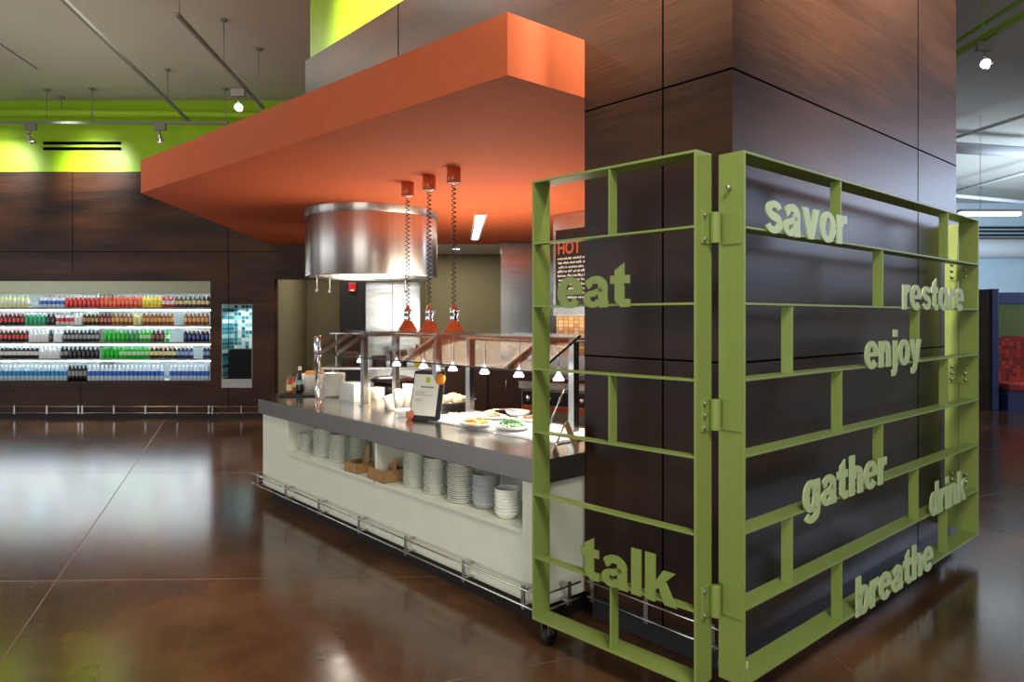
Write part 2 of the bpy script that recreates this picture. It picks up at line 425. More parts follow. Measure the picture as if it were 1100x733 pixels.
for s in (TS0+.525,): m.box(s-g, s+g, TN-e, TN, .1, 4.03)
m.box(TS0-1.9-g, TS0-1.9+g, TN-e, TN, 3.2, 4.03)
for n in (TN+2.326,): m.box(TS1, TS1+e, n-g, n+g, .1, 4.03)
o = m.build('trim_tower', M['groove'], loc=P0, rotz=TH); struct(o)

# ------------------------------------------------------------------ canopy
SZ = 2.873
m = MB()
T0 = isl(TS0, TN)
c0 = isl(3.69, -.22)
c1 = isl(TS0-.004, TN-.0005)
pts = [(c0.x, c0.y), (c1.x, c1.y)]
pb = isl(TS0-.004, 3.4)
pts += [(pb.x, pb.y), (2.5, BW-.01), (-4.0, BW-.01), (-3.623, 6.86)]
m.prism(pts, SZ, 3.191)
can = m.build('canopy', M['orange']); struct(can); can['label'] = 'angular orange soffit canopy over the food counter'

# ------------------------------------------------------------------ hood
t = thing('extractor_hood', 'large round stainless steel extractor hood under the orange canopy', 'extractor hood', (-1.62, 8.15, 0))
MB().lathe([(.745, 2.872), (.745, 2.79), (.75, 2.785), (.75, 2.125), (.745, 2.12), (.70, 2.12), (.695, 2.16), (.695, 2.6)], 72).build('drum', M['hood'], t)
MB().lathe([(.757, 2.872), (.757, 2.79), (.751, 2.785)], 72).build('collar', M['hood'], t)
MB().cyl((0, 0, 2.30), .69, .01, 48).build('filter_panel', M['steel'], t)
for dx, dy in ((-.28, -.05), (.3, -.1)):
    MB().cyl((dx, dy, 2.27), .06, .02).build('hood_lamp', M['lampw'], t)
l = area('hood_light', (-1.62, 8.15, 2.26), (-1.62, 8.15, 0), .8, 28, (1, .9, .75))
for dx, dl in ((-.52, .16), (-.38, .17), (.45, .18)):
    MB().tube([(dx, -.45, 2.3), (dx, -.45, 2.12-dl)], .008, 8).cyl((dx, -.45, 2.12-dl-.02), .014, .03, 10).build('drain_rod', M['steel'], t)

# ------------------------------------------------------------------ heat lamps
def coil(z0, z1, R=.017, turns=26, kink=0):
    pts = []; n = turns*8
    for i in range(n+1):
        a = i/n; pts.append((R*math.cos(a*turns*2*PI), R*math.sin(a*turns*2*PI), z0+(z1-z0)*a))
    return pts
hl = None
names = ['leftmost orange heat lamp on a coiled cord, hanging nearest the hood centre', 'middle orange heat lamp of three on coiled black cords', 'rightmost orange heat lamp on a coiled black cord']
for i, (px, Y) in enumerate(((438, 6.34), (461, 6.03), (487.5, 5.72))):
    t = thing('heat_lamp', names[i], 'heat lamp', (X_(px, Y), Y, 0), 0, 'orange heat lamps over the counter')
    zb = 1.488
    MB().lathe([(0, SZ), (.056, SZ), (.058, SZ-.122), (.05, SZ-.128), (0, SZ-.128)], 28).build('ceiling_mount', M['orange_gloss'], t)
    MB().cyl((0, 0, SZ-.135), .03, .008).build('mount_cap', M['chrome'], t)
    MB().tube(coil(zb+.27, SZ-.135), .0042, 5).build('coiled_cord', M['rubber'], t)
    MB().lathe([(0, zb+.285), (.016, zb+.275), (.02, zb+.25), (.034, zb+.235), (.036, zb+.19), (.030, zb+.185), (.034, zb+.17), (.034, zb+.135), (.026, zb+.125)], 24).build('neck', M['chrome'], t)
    MB().lathe([(.036, zb+.14), (.05, zb+.115), (.088, zb+.05), (.126, zb+.0), (.122, zb-.004), (.082, zb+.045), (.04, zb+.10), (.02, zb+.11)], 32).build('lamp_shade', M['orange_gloss'], t)
    MB().blob((0, 0, zb+.045), .03, .03, .035, 2).build('bulb', M['lampsoft'], t)
    MB().tube([(.036, 0, zb+.20), (.05, 0, zb+.22), (.036, 0, zb+.24)], .004, 6).build('switch', M['chrome'], t)
    q = spot('heat_lamp_light', (X_(px, Y), Y, zb-.01), (X_(px, Y), Y, 0), 22, 120, (1, .8, .55), .6)

# recessed light in the soffit
def sof(px, py): Y = F*(SZ-H)/(CY-py); return Vector((X_(px, Y), Y, 0))
a, b = sof(516.5, 230), sof(510, 257)
d = (b-a); L = d.length; an = math.atan2(d.y, d.x)
t = thing('recessed_light', 'slim recessed twin lamp fixture in the orange canopy underside', 'ceiling light', (a.x, a.y, SZ), an)
MB().box(0, L, -.075, .075, -.012, -.001, .003).build('frame', M['pipe'], t)
for k in range(2): MB().box(.08+k*L*.5, L*.5-.06+k*L*.5, -.045, .045, -.018, -.0125).build('lens', M['lampsoft'], t)
# ------------------------------------------------------------------ counter
CT, CB, SH = .91, .78, .51
t = thing('serving_counter', 'white fronted food counter with thick steel top and plate niches', 'counter', P0, TH)
N0, N1, NA, NB = .56, 2.0, 2.03, 3.54
BD = 1.0
back = MB()
def wpt(x, y):
    v = Vector((x, y, 0))-P0; return (v.dot(D1), v.dot(D2))
lb = wpt(-2.32, 7.55); lb2 = wpt(-1.4, 7.55)
top = [(0, 0), (3.70, 0), (3.70, BD), (1.0, BD), (lb2[0], lb2[1]), lb]
back.prism([(-.012, -.012), (3.712, -.012), (3.712, TN-.004), (3.70, TN-.004), (3.70, BD), (1.0, BD), lb2, lb], CB, CT)
wt = back.build('worktop', [M['steeltop']], t)
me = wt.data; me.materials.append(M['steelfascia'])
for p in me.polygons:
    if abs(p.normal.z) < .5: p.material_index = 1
bd = wt.modifiers.new('b', 'BEVEL'); bd.width = .004; bd.segments = 2
ins = .02
m = MB()
m.box(ins, 3.70-ins, ins, BD-.05, .126, SH)             # lower body
m.box(ins, N0, ins, .42, SH, CB); m.box(N1, NA, ins, .42, SH, CB); m.box(NB, 3.70-ins, ins, .42, SH, CB)
m.box(ins, 3.70-ins, .42, BD-.05, SH, CB)
m.build('cabinet_body', M['white'], t)
m = MB().prism([(0.02, .06), (lb[0]+.05, lb[1]-.02), (lb2[0]-.02, lb2[1]-.02), (.9, BD-.04), (0.02, BD-.06)], .126, CB)
m.build('end_cabinet', M['white'], t)
MB().box(.10, 3.64, .08, BD-.1, 0, .126).build('toe_kick', M['kick'], t)
MB().box(N0, N1, .005, ins-.0005, SH-.018, SH).box(NA, NB, .005, ins-.0005, SH-.018, SH).build('niche_lip', M['white'], t)

# guard rails round the counter, tower and back wall
def rail(name_label, pts, zs, loc, rz, brs, r=.0062, off=.06):
    t = thing('guard_rail', name_label, 'guard rail', loc, rz)
    for z in zs:
        MB().tube([(x, y, z) for x, y in pts], r, 8).build('rail', M['steel'], t)
    for (bx, by, nx, ny) in brs:
        m = MB()
        m.box(-.013, .013, -.004, .004, zs[-1]-.02, zs[0]+.02)
        m.box(-.013, .013, 0, off+.012, zs[0]-.006, zs[0]+.004); m.box(-.013, .013, 0, off+.012, zs[-1]-.006, zs[-1]+.004)
        a = math.atan2(ny, nx)-PI/2
        m.rot(Matrix.Translation((bx, by, 0)) @ Matrix.Rotation(a, 4, 'Z'))
        m.build('bracket', M['steel'], t)
    return t
rail('double steel kick rail along the white counter front', [(-.10, .14), (-.05, -.055), (3.75, -.055), (3.75, TN-.085)], (.225, .14), P0, TH,
     [(s, -.05, 0, 1) for s in (.06, .67, 1.28, 1.90, 2.50, 3.11, 3.62)]+[(3.745, .17, -1, 0)])
rail('double steel kick rail along the base of the dark tower', [(3.77, TN-.05), (TS1-.02, TN-.05)], (.225, .14), P0, TH,
     [(s, TN-.045, 0, 1) for s in (3.80, 4.16, 4.54)], off=.045)
rail('long double steel kick rail along the dark back wall', [(-10, BW-.07), (dx0-.02, BW-.07)], (.20, .095), (0, 0, 0), 0,
     [(X_(px, BW-.07), BW-.062, 0, 1) for px in (-20, 15, 50, 84, 88, 122, 156, 190, 224, 228, 259)], off=.06)

# ------------------------------------------------------------------ plates, lids and trays in the niches
ORD = ['lowest', 'second', 'third', 'fourth', 'fifth', 'sixth', 'seventh', 'eighth', 'ninth', 'tenth', 'eleventh', 'twelfth', 'thirteenth', 'fourteenth', 'fifteenth', 'sixteenth', 'seventeenth', 'eighteenth', 'nineteenth', 'twentieth', 'twenty-first', 'twenty-second', 'twenty-third', 'twenty-fourth']
def upw(k, n): return 'lowest' if k == 0 else ('topmost' if k == n-1 else ORD[k]+' from the bottom')
def plate_mesh(r=.12, h=.022):
    m = MB().lathe([(0, .003), (r*.55, .003), (r*.62, .001), (r*.66, .004), (r*.97, h-.004), (r, h-.001), (r*.985, h), (r*.93, h-.003), (r*.62, .008), (0, .007)], 28)
    me = bpy.data.meshes.new('plate'); m.bm.to_mesh(me); m.bm.free(); me.materials.append(M['china']); return me
def sn_px(px, n):     # s on the counter for an image column at inset n
    k = (px-CX)/F
    a = P0+D2*n
    return (k*a.y-a.x)/(D1.x-k*D1.y)
def stack(px, n, r, count, pitch, label, group, me, name='plate', cat='plate', z=SH, jit=.002):
    s = sn_px(px, n)
    for k in range(count):
        o = bpy.data.objects.new(name, me); C.objects.link(o)
        p = isl(s+random.uniform(-jit, jit), n+random.uniform(-jit, jit), z+k*pitch); o.location = p
        tag(o, label+', '+upw(k, count), cat, group)
pm1, pm2, pm3 = plate_mesh(.095), plate_mesh(.105), plate_mesh(.085, .02)
stack(330, .15, .07, 11, .0135, 'white plate in the short stack of the left niche', 'plates in the short left stack', plate_mesh(.075, .018))
stack(349, .15, .09, 17, .0135, 'white plate in the second stack of the left niche', 'plates in the second left stack', pm1)
stack(365, .14, .09, 16, .0135, 'white plate in the third stack of the left niche', 'plates in the third left stack', pm3)
stack(382, .28, .1, 16, .0135, 'white plate in the stack just left of the cardboard trays', 'plates in the stack left of the trays', plate_mesh(.115))
stack(446, .13, .1, 18, .0135, 'white plate in the stack just right of the cardboard trays', 'plates in the stack right of the trays', plate_mesh(.082))
stack(468, .12, .1, 17, .0135, 'white plate in the middle stack of the right niche', 'plates in the middle right stack', plate_mesh(.078))
stack(496, .12, .1, 19, .0135, 'white plate in the tallest stack of the right niche', 'plates in the tallest right stack', plate_mesh(.09))
def bowl_mesh(r=.075, h=.05, mt='china'):
    m = MB().lathe([(0, .002), (r*.5, 0), (r*.6, .004), (r*.9, h*.6), (r, h), (r*.96, h), (r*.86, h*.6), (r*.5, .008), (0, .007)], 28)
    me = bpy.data.meshes.new('bowl'); m.bm.to_mesh(me); m.bm.free(); me.materials.append(M[mt]); return me
stack(545, .10, .07, 8, .018, 'white bowl stacked at the far right of the right niche', 'bowls at the right end', bowl_mesh(.075, .045), 'bowl', 'bowl')
def lid_mesh(r=.08):
    m = MB().lathe([(0, .03), (r*.7, .028), (r*.85, .012), (r, .004), (r, 0), (r*.9, .003), (r*.8, .012), (r*.65, .024), (0, .026)], 24)
    me = bpy.data.meshes.new('lid'); m.bm.to_mesh(me); m.bm.free(); me.materials.append(M['clear']); return me
stack(314, .16, .07, 10, .014, 'clear plastic bowl stacked in the left niche', 'clear bowls in the left niche', bowl_mesh(.062, .045, 'clear'), 'plastic_bowl', 'bowl')
stack(522, .14, .07, 11, .016, 'clear plastic container stacked between plates and bowls', 'clear containers in the right niche', bowl_mesh(.085, .05, 'clear'), 'plastic_container', 'container')
def tray_box(px, n, wdt, dep, h, rz, label, tilt=False, z=SH):
    s = sn_px(px, n)
    t = thing('cardboard_tray', label, 'tray', isl(s, n, z), TH+rz)
    m = MB(); th = .004
    m.box(-wdt/2, wdt/2, -dep/2, dep/2, 0, th)
    m.box(-wdt/2, wdt/2, -dep/2, -dep/2+th, 0, h); m.box(-wdt/2, wdt/2, dep/2-th, dep/2, 0, h)
    m.box(-wdt/2, -wdt/2+th, -dep/2, dep/2, 0, h); m.box(wdt/2-th, wdt/2, -dep/2, dep/2, 0, h)
    m.build('tray_body', M['card'], t)
    return t
ta = tray_box(386, .08, .17, .15, .075, .05, 'brown cardboard tray with an upright flap, left of two')
m = MB().prof([(-.01, .004), (.08, .004), (.085, .2), (.05, .2)], .03, .034); m.build('flap', M['card'], ta)
tb = tray_box(415, .088, .22, .17, .085, -.03, 'brown cardboard tray with a slanted flap, right of two')
m = MB().prof([(-.10, .05), (.10, .05), (.10, .17), (-.02, .09)], .02, .024); m.build('flap', M['card'], tb)

# ------------------------------------------------------------------ sneeze guard
GS0, GS1, GNb, GNt, GZb, GZt, GNr = .77, 3.565, .115, .45, 1.35, 1.54, .80
t = thing('sneeze_guard', 'glass sneeze guard on square steel posts over the food counter', 'sneeze guard', P0, TH)
def quadslab(pts, th):
    m = MB(); p = [Vector(q) for q in pts]
    n = (p[1]-p[0]).cross(p[3]-p[0]).normalized()*th
    b = [m.bm.verts.new(q) for q in p]; c = [m.bm.verts.new(q+n) for q in p]
    fs = [m.bm.faces.new(b[::-1]), m.bm.faces.new(c)]+[m.bm.faces.new((b[i], b[(i+1) % 4], c[(i+1) % 4], c[i])) for i in range(4)]
    bmesh.ops.recalc_face_normals(m.bm, faces=fs)
    return m
segs = [(GS0, 2.13), (2.135, GS1)]
for a, b in segs:
    g_ = quadslab([(a, GNb, GZb), (b, GNb, GZb), (b, GNt, GZt), (a, GNt, GZt)], .008).build('front_pane', M['glass'], t)
    quadslab([(a, GNb-.003, GZb-.001), (b, GNb-.003, GZb-.001), (b, GNb-.003, GZb+.008), (a, GNb-.003, GZb+.008)], .003).build('pane_edge', M['glassedge'], g_)
    g_ = MB().box(a, b, GNt+.005, GNr, GZt, GZt+.008).build('top_pane', M['glass'], t)
for ee, ends in ((GS1+.001, 1),):
    quadslab([(ee, GNb-.004, GZb-.003), (ee+.006, GNb-.004, GZb-.003), (ee+.006, GNt, GZt+.003), (ee, GNt, GZt+.003)], .012).build('pane_edge', M['glassedge'], t)
for s in (1.10, 2.14, 3.22):
    for n in (GNt, GNr-.04):
        p_ = MB().box(s-.025, s+.025, n-.025, n+.025, CT, GZt-.002, .003).build('post', M['steel'], t)
        MB().box(s-.035, s+.035, n-.035, n+.035, CT, CT+.008, .002).build('foot_plate', M['steel'], p_)
    MB().box(s-.018, s+.018, GNt, GNr-.04, GZt-.045, GZt-.003).build('cross_arm', M['steel'], t)
    a = quadslab([(s-.018, GNb+.06, GZb+.022), (s+.018, GNb+.06, GZb+.022), (s+.018, GNt, GZt-.013), (s-.018, GNt, GZt-.013)], -.03)
    a.build('bracket_arm', M['steel'], t)
MB().tube([(GS0+.05, GNr-.1, GZt-.03), (GS1-.05, GNr-.1, GZt-.03)], .012, 8).build('light_bar', M['steel'], t)
# end bracket
quadslab([(GS0+.06, GNb+.05, GZb+.02), (GS0+.09, GNb+.05, GZb+.02), (GS0+.09, GNt, GZt-.013), (GS0+.06, GNt, GZt-.013)], -.03).build('bracket_arm', M['steel'], t)
# guard lights
for i, s in enumerate((.95, 1.52, 1.90, 2.27, 2.63, 2.98, 3.34)):
    p = isl(s, .50)
    lab = ['small halogen spot under the guard glass, leftmost and beside the end post', 'second small halogen spot under the guard glass from the left', 'third small halogen spot under the guard glass, left of the sign', 'fourth small halogen spot under the guard glass, above the bread basket', 'fifth small halogen spot under the guard glass, above the orange slices', 'sixth small halogen spot under the guard glass, above the chopped greens', 'seventh small halogen spot under the guard glass, nearest the dark tower'][i]
    t = thing('halogen_spot', lab, 'spotlight', (p.x, p.y, 0), 0, 'halogen spots under the guard glass')
    MB().tube([(0, 0, GZt-.002), (0, 0, 1.33)], .003, 6).build('stem', M['chrome'], t)
    MB().lathe([(0, 1.335), (.010, 1.33), (.012, 1.315), (.034, 1.280), (.036, 1.276), (.024, 1.282)], 16).build('reflector', M['bulbglow'], t)
    MB().cyl((0, 0, 1.272), .032, .004, 14).build('bulb', M['lampw'], t)
    spot('halogen_light', (p.x, p.y, 1.265), (p.x, p.y, 0), 15, 140, (1, .93, .84), .5, .02)
# chrome end post
p = isl(.57, .285)
t = thing('chrome_post', 'round chrome post standing alone at the left end of the counter', 'post', (p.x, p.y, CT))
MB().lathe([(0, 0), (.035, 0), (.035, .006), (.02, .012), (.02, .27), (.03, .275), (.03, .58), (.026, .585), (0, .585)], 24).build('pole', M['chrome'], t)

# ------------------------------------------------------------------ things on the counter
def ctop(px, py):          # point on the worktop under an image point
    Y = F*(H-CT)/(py-CY); return Vector((X_(px, Y), Y, CT))
# tray with bottles
p = ctop(322, 425)
tag(MB().box(-.17, .17, -.12, .12, 0, .018, .006).build('serving_tray', M['black'], loc=p, rotz=.1), 'black rectangular tray under the sauce bottles at the left end', 'tray')
def bottle(name, px, py, prof, mats, label, segm=None, cap=None, z=.018):
    q = ctop(px, py); q.z = CT+z
    t = thing(name, label, 'bottle', q)
    MB().lathe(prof, 18).build('bottle_body', mats[0], t)
    if segm: MB().lathe(segm, 18).build('paper_label', mats[1], t)
    if cap: MB().lathe(cap, 18).build('cap', mats[2], t)
m_hot = mat('hot_sauce', srgb(170, 60, 24), .15, coat=.6); m_lblw = mat('cream_label', srgb(220, 205, 160), .6)
m_soy = mat('soy_sauce', srgb(18, 10, 8), .08, coat=.8); m_gcap = mat('green_cap', srgb(40, 120, 60), .4)
m_teal = mat('teal_label', srgb(150, 190, 190), .5)
bottle('sauce_bottle', 311, 425, [(0, 0), (.026, 0), (.028, .01), (.028, .12), (.012, .155), (.011, .175), (0, .175)], [m_hot, m_lblw, m_gcap], 'orange hot sauce bottle with a green neck and red cap on the black tray',
       [(.0285, .03), (.0285, .09)], [(.0125, .16), (.0125, .19), (0, .192)])
bottle('sauce_bottle', 322, 424.5, [(0, 0), (.034, 0), (.037, .012), (.037, .13), (.016, .19), (.014, .23), (0, .23)], [m_soy, m_teal, M['white']], 'tall dark soy sauce bottle with a white cap on the black tray',
       [(.0375, .085), (.0375, .125)], [(.016, .22), (.017, .255), (0, .258)])
bottle('sauce_bottle', 315, 421, [(0, 0), (.024, 0), (.026, .01), (.026, .10), (.012, .13), (.011, .15), (0, .15)], [m_hot, m_lblw, M['black']], 'small amber sauce bottle with a black cap behind the other two',
       [(.0265, .03), (.0265, .08)], [(.012, .14), (.0125, .16), (0, .162)])
# pastry box behind
q = ctop(338, 418)
t = thing('pastry_basket', 'low white dish of small golden rolls behind the chrome post', 'dish', (q.x, q.y, CT))
MB().lathe([(0, .004), (.10, 0), (.13, .12), (.14, .16), (.13, .16), (.11, .05), (0, .03)], 24).build('dish', M['china'], t)
m_bread = mat('golden_bread', srgb(205, 150, 80), .6, noise=.15, nscale=20)
for k in range(7):
    a = k*2*PI/6; rr = .07 if k < 6 else 0
    tag(MB().blob((0, 0, 0), .04, .03, .026, 2, .05).build('bread_roll', m_bread, loc=(q.x+rr*math.cos(a), q.y+rr*math.sin(a), CT+.165)), 'small golden roll in the low white dish behind the chrome post', 'bread roll', 'rolls in the white dish')
# white plate stack on the counter
q = ctop(359, 426)
m = plate_mesh(.105)
for k in range(17):
    o = bpy.data.objects.new('plate', m); C.objects.link(o); o.location = (q.x+random.uniform(-.002, .002), q.y, CT+k*.0125)
    tag(o, 'white plate stacked on the steel worktop by the chrome post, '+upw(k, 17), 'plate', 'plates stacked on the worktop')
# clear bin of napkins
q = ctop(381, 430)
t = thing('cutlery_bin', 'clear plastic bin holding white napkins on the worktop', 'bin', (q.x, q.y, CT), TH)
m = MB(); W_, D_, Hh = .26, .16, .16
m.box(-W_/2, W_/2, -D_/2, D_/2, 0, .004)
for a, b, c, d in ((-W_/2, W_/2, -D_/2, -D_/2+.004), (-W_/2, W_/2, D_/2-.004, D_/2), (-W_/2, -W_/2+.004, -D_/2, D_/2), (W_/2-.004, W_/2, -D_/2, D_/2), (-.002, .002, -D_/2, D_/2)):
    m.box(a, b, c, d, .004, Hh)
m.build('bin_body', M['clear'], t)
for dx in (-.06, .065):
    c_ = Vector((q.x, q.y, CT))+D1*dx
    tag(MB().box(-.05, .05, -.06, .06, .006, .15, .006).build('napkin_pack', M['paper'], loc=c_, rotz=TH), 'block of white napkins in the clear bin, %s compartment' % ('left' if dx < 0 else 'right'), 'napkins', 'napkins in the clear bin')
q = ctop(394.5, 432)
t = thing('squeeze_bottle', 'cream white squeeze bottle standing in front of the clear bin', 'bottle', q)
MB().lathe([(0, 0), (.028, 0), (.031, .008), (.031, .12), (.026, .135), (0, .14)], 20).build('bottle_body', mat('cream_plastic', srgb(236, 214, 180), .4), t)
MB().lathe([(.022, .135), (.022, .15), (.006, .158), (.004, .19), (0, .19)], 16).build('nozzle', M['white'], t)
q = ctop(405, 428)
tag(MB().box(-.05, .05, -.05, .05, 0, .1, .004).build('napkin_box', M['paper'], loc=q, rotz=TH+.3), 'small white paper box between the squeeze bottle and the dark kettle', 'box')
# dark round soup kettle
q = ctop(424, 424); 
t = thing('soup_kettle', 'big black round soup kettle with a wide domed lid', 'kettle', (q.x, q.y, CT))
MB().lathe([(0, 0), (.19, 0), (.2, .02), (.205, .13), (0, .13)], 36).build('kettle_body', M['black'], t)
MB().lathe([(.225, .13), (.235, .14), (.232, .15), (.18, .175), (.08, .19), (0, .193)], 36).build('lid', mat('dark_brown_enamel', srgb(30, 20, 18), .25), t)
MB().tube([(-.03, 0, .19), (-.025, 0, .215), (.025, 0, .215), (.03, 0, .19)], .007, 8).build('handle', M['black'], t)
# paper fry cups
m_fry = mat('paper_cup', srgb(250, 240, 225), .5)
for i, (px, py, tx) in enumerate(((421, 441, -.35), (429, 439, .02), (437, 438, .05))):
    q = ctop(px, py)
    t = thing('paper_cup', ['small white paper cup leaning left under the guard lights', 'white paper cup upright between two others', 'tallest white paper cup, right beside the sign'][i], 'cup', (q.x, q.y, CT+.002), 0, 'paper cups on the worktop')
    t.rotation_euler = (0, tx, 0)
    hh = (.12, .15, .19)[i]
    MB().lathe([(0, .002), (.026, 0), (.042, hh), (.040, hh), (.025, .006), (0, .006)], 20).build('cup_body', m_fry, t)
    MB().lathe([(.0425, hh-.004), (.044, hh), (.0425, hh+.003), (.040, hh)], 20).build('rim', m_fry, t)
q = ctop(434, 447)
tag(MB().lathe([(0, .01), (.05, .004), (.07, .03), (.078, .05), (.074, .05), (.05, .012), (0, .016)], 24).build('glass_dish', M['clear'], loc=q), 'clear glass dish at the foot of the paper cups', 'dish')

# sign holder
qa = ctop(455, 452)
t = thing('sign_holder', 'black leaning sign holder with a white notice and orange dots', 'sign', qa, TH+.35)
Mt = Matrix.Rotation(-.22, 4, 'X')
def flat(parent, name, mt, x0, x1, z0, z1, y, th=.002, bev=0):
    m = MB().box(x0, x1, y-th, y, z0, z1, bev); m.rot(Mt); return m.build(name, mt, parent)
flat(t, 'backing', M['black'], -.135, .135, .0, .36, .012, .012, .003)
flat(t, 'notice_paper', M['paper'], -.125, .095, .035, .335, -.0005, .001)
MB().box(-.13, .135, .0, .16, 0, .006).build('base', M['black'], t)
quadslab([(-.02, .085, .30), (.02, .085, .30), (.02, .15, .004), (-.02, .15, .004)], .004).build('strut', M['black'], t)
m_od = mat('orange_dot', srgb(236, 130, 30), .5); m_pd = mat('pink_orange_dot', srgb(214, 120, 86), .5)
for (cx_, cz_, mm, r_) in ((.105, .305, m_od, .042), (-.125, .035, m_pd, .036)):
    m = MB().cyl((cx_, -.003, cz_), r_, .003, 28, 'Y'); m.rot(Matrix.Translation((0, -.004, 0)) @ Mt); m.build('dot', mm, t)
flat(t, 'emblem', mat('lime_emblem', srgb(190, 190, 30), .5), -.02, .015, .275, .315, -.002)
m_ink = mat('grey_ink', srgb(110, 110, 95), .7)
m = MB(); m.box(-.06, .055, -.0035, -.002, .238, .247)
for z in (.205, .193, .181, .15, .138): m.box(-.10, -.10+random.uniform(.06, .15), -.0035, -.002, z, z+.003)
m.rot(Mt); m.build('printed_text', m_ink, t)

# food trays on the cold well
wl = thing('cold_well', 'sunken white food well with ice let into the steel worktop', 'food well', P0, TH)
MB().box(2.0, 3.45, .36, .92, CT+.0005, CT+.006, .002).build('well_rim', M['steel'], wl)
MB().box(2.04, 3.41, .39, .89, CT+.006, CT+.012, .002).build('ice_bed', mat('crushed_ice', srgb(238, 240, 240), .3, noise=.08, nscale=60, bump=.6), wl)
def oval(s, n, rx, ry, h, label, mt='china', rz=0):
    m = MB().lathe([(0, .006), (.6, .004), (.85, h*.4), (1, h), (.97, h), (.8, h*.5), (.5, .012), (0, .012)], 32)
    for v in m.bm.verts: v.co.x *= rx; v.co.y *= ry
    o = m.build('oval_dish', M[mt], loc=isl(s, n, CT+.012), rotz=TH+rz); return tag(o, label, 'dish')
def heap(name, s, n, cnt, rx, ry, h, mk, mt, label, cat, group, z0=.02):
    for k in range(cnt):
        a = random.uniform(0, 2*PI); r = math.sqrt(random.random())
        o = mk(k).build(name, mt, loc=isl(s+r*rx*math.cos(a), n+r*ry*math.sin(a), CT+.015+z0+h*(1-r)*random.uniform(.5, 1)))
        o.rotation_euler = (random.uniform(-.5, .5), random.uniform(-.5, .5), random.uniform(0, 6))
        tag(o, label, cat, group)
def sfor(px, py): v = ctop(px, py)-P0; return v.dot(D1), v.dot(D2)
m_or = mat('orange_slices', srgb(232, 112, 10), .4, noise=.1, nscale=30)
m_gr = mat('chopped_greens', srgb(28, 100, 14), .5, noise=.3, nscale=40)
m_bun = mat('pale_bun', srgb(225, 190, 150), .6, noise=.1, nscale=15)
m_ham = mat('pale_peach', srgb(240, 200, 150), .5, noise=.1, nscale=30)
s, n = sfor(510, 460); oval(s, n, .16, .10, .035, 'white oval dish holding orange slices')
heap('orange_slice', s, n, 26, .12, .075, .03, lambda k: MB().cyl((0, 0, 0), .03, .005, 12), m_or, 'thin orange slice in the oval dish', 'food', 'orange slices in the oval dish')
s, n = sfor(527, 452); oval(s, n, .15, .09, .03, 'white oval dish holding pale peach slices, behind the orange slices')
heap('peach_slice', s, n, 16, .11, .065, .03, lambda k: MB().cyl((0, 0, 0), .028, .005, 12), m_ham, 'thin pale peach slice in the oval dish', 'food', 'pale slices in the oval dish')
s, n = sfor(549, 464); oval(s, n, .13, .11, .035, 'white oval dish holding chopped greens')
m = MB()
for k in range(260):
    a = random.uniform(0, 2*PI); r = math.sqrt(random.random())
    c_ = (.095*r*math.cos(a), .075*r*math.sin(a), .03+.035*(1-r*r)+random.uniform(-.004, .004))
    m.blob(c_, random.uniform(.004, .01), random.uniform(.004, .009), random.uniform(.003, .006), 1, .2)
o = m.build('chopped_greens', m_gr, loc=isl(s, n, CT+.012), rotz=TH); tag(o, 'bright green heap of chopped greens in the oval dish', 'food', kind='stuff')
s, n = sfor(572, 455); oval(s, n, .12, .09, .03, 'white oval dish of sliced vegetables near the gate post')
heap('vegetable_slice', s, n, 12, .08, .06, .02, lambda k: MB().cyl((0, 0, 0), .02, .005, 10), mat('tomato_red', srgb(220, 110, 60), .4), 'thin red vegetable slice in the dish near the gate post', 'food', 'vegetable slices near the gate post')
s, n = sfor(556, 449); oval(s, n, .12, .07, .045, 'empty deep white oval dish behind the chopped greens')
# bread basket
s, n = sfor(487, 438)
q = isl(s, n, CT+.012)
t = thing('bread_basket', 'shallow round metal basket filled with pale buns', 'basket', q)
MB().lathe([(0, .004), (.10, 0), (.15, .035), (.16, .05), (.155, .05), (.10, .01), (0, .01)], 32).build('basket_body', M['steelfascia'], t)
for sx in (-1, 1): MB().tube([(sx*.15, -.03, .045), (sx*.19, -.02, .06), (sx*.19, .02, .06), (sx*.15, .03, .045)], .004, 6).build('handle', M['chrome'], t)
for k in range(12):
    a = k*2.4; rr = .11*math.sqrt(k/12)
    tag(MB().blob((0, 0, 0), .04, .03, .025, 2, .04).build('bun', m_bun, loc=(q.x+rr*math.cos(a), q.y+rr*math.sin(a), q.z+.055+.035*(1-rr/.11))), 'pale bun in the round metal basket', 'bun', 'buns in the metal basket')
# tongs
for i, (px, py, rz) in enumerate(((498, 452, .6), (543, 447, 1.0))):
    s, n = sfor(px, py)
    t = thing('tongs', ['steel tongs lying beside the orange slices', 'steel tongs lying behind the chopped greens'][i], 'tongs', isl(s, n, CT+.04), TH+rz)
    for sg in (-1, 1): MB().tube([(-.11, 0, .01), (0, sg*.018, .012), (.07, sg*.026, .0), (.1, sg*.012, -.005)], .004, 6).build('tong_arm', M['chrome'], t)
# folded card tent at the right end
s, n = sfor(612, 488)
t = thing('card_tent', 'folded brown card tent at the right end of the worktop', 'menu card', isl(3.605, .29, CT), math.radians(80))
quadslab([(-.10, -.065, 0.002), (.10, -.065, 0.002), (.10, 0, .15), (-.10, 0, .15)], .003).build('front_leaf', M['card'], t)
quadslab([(-.10, .004, .15), (.10, .004, .15), (.10, .065, 0.002), (-.10, .065, 0.002)], .003).build('back_leaf', M['card'], t)
t = thing('serving_spoon', 'long steel serving spoon leaning by the right end of the guard', 'spoon', isl(3.42, .33, CT+.012), TH)
MB().tube([(-.04, .0, .01), (.02, .03, .17), (.09, .06, .34)], .006, 8).blob((-.045, 0, .012), .03, .02, .01, 2).build('spoon_body', M['chrome'], t)

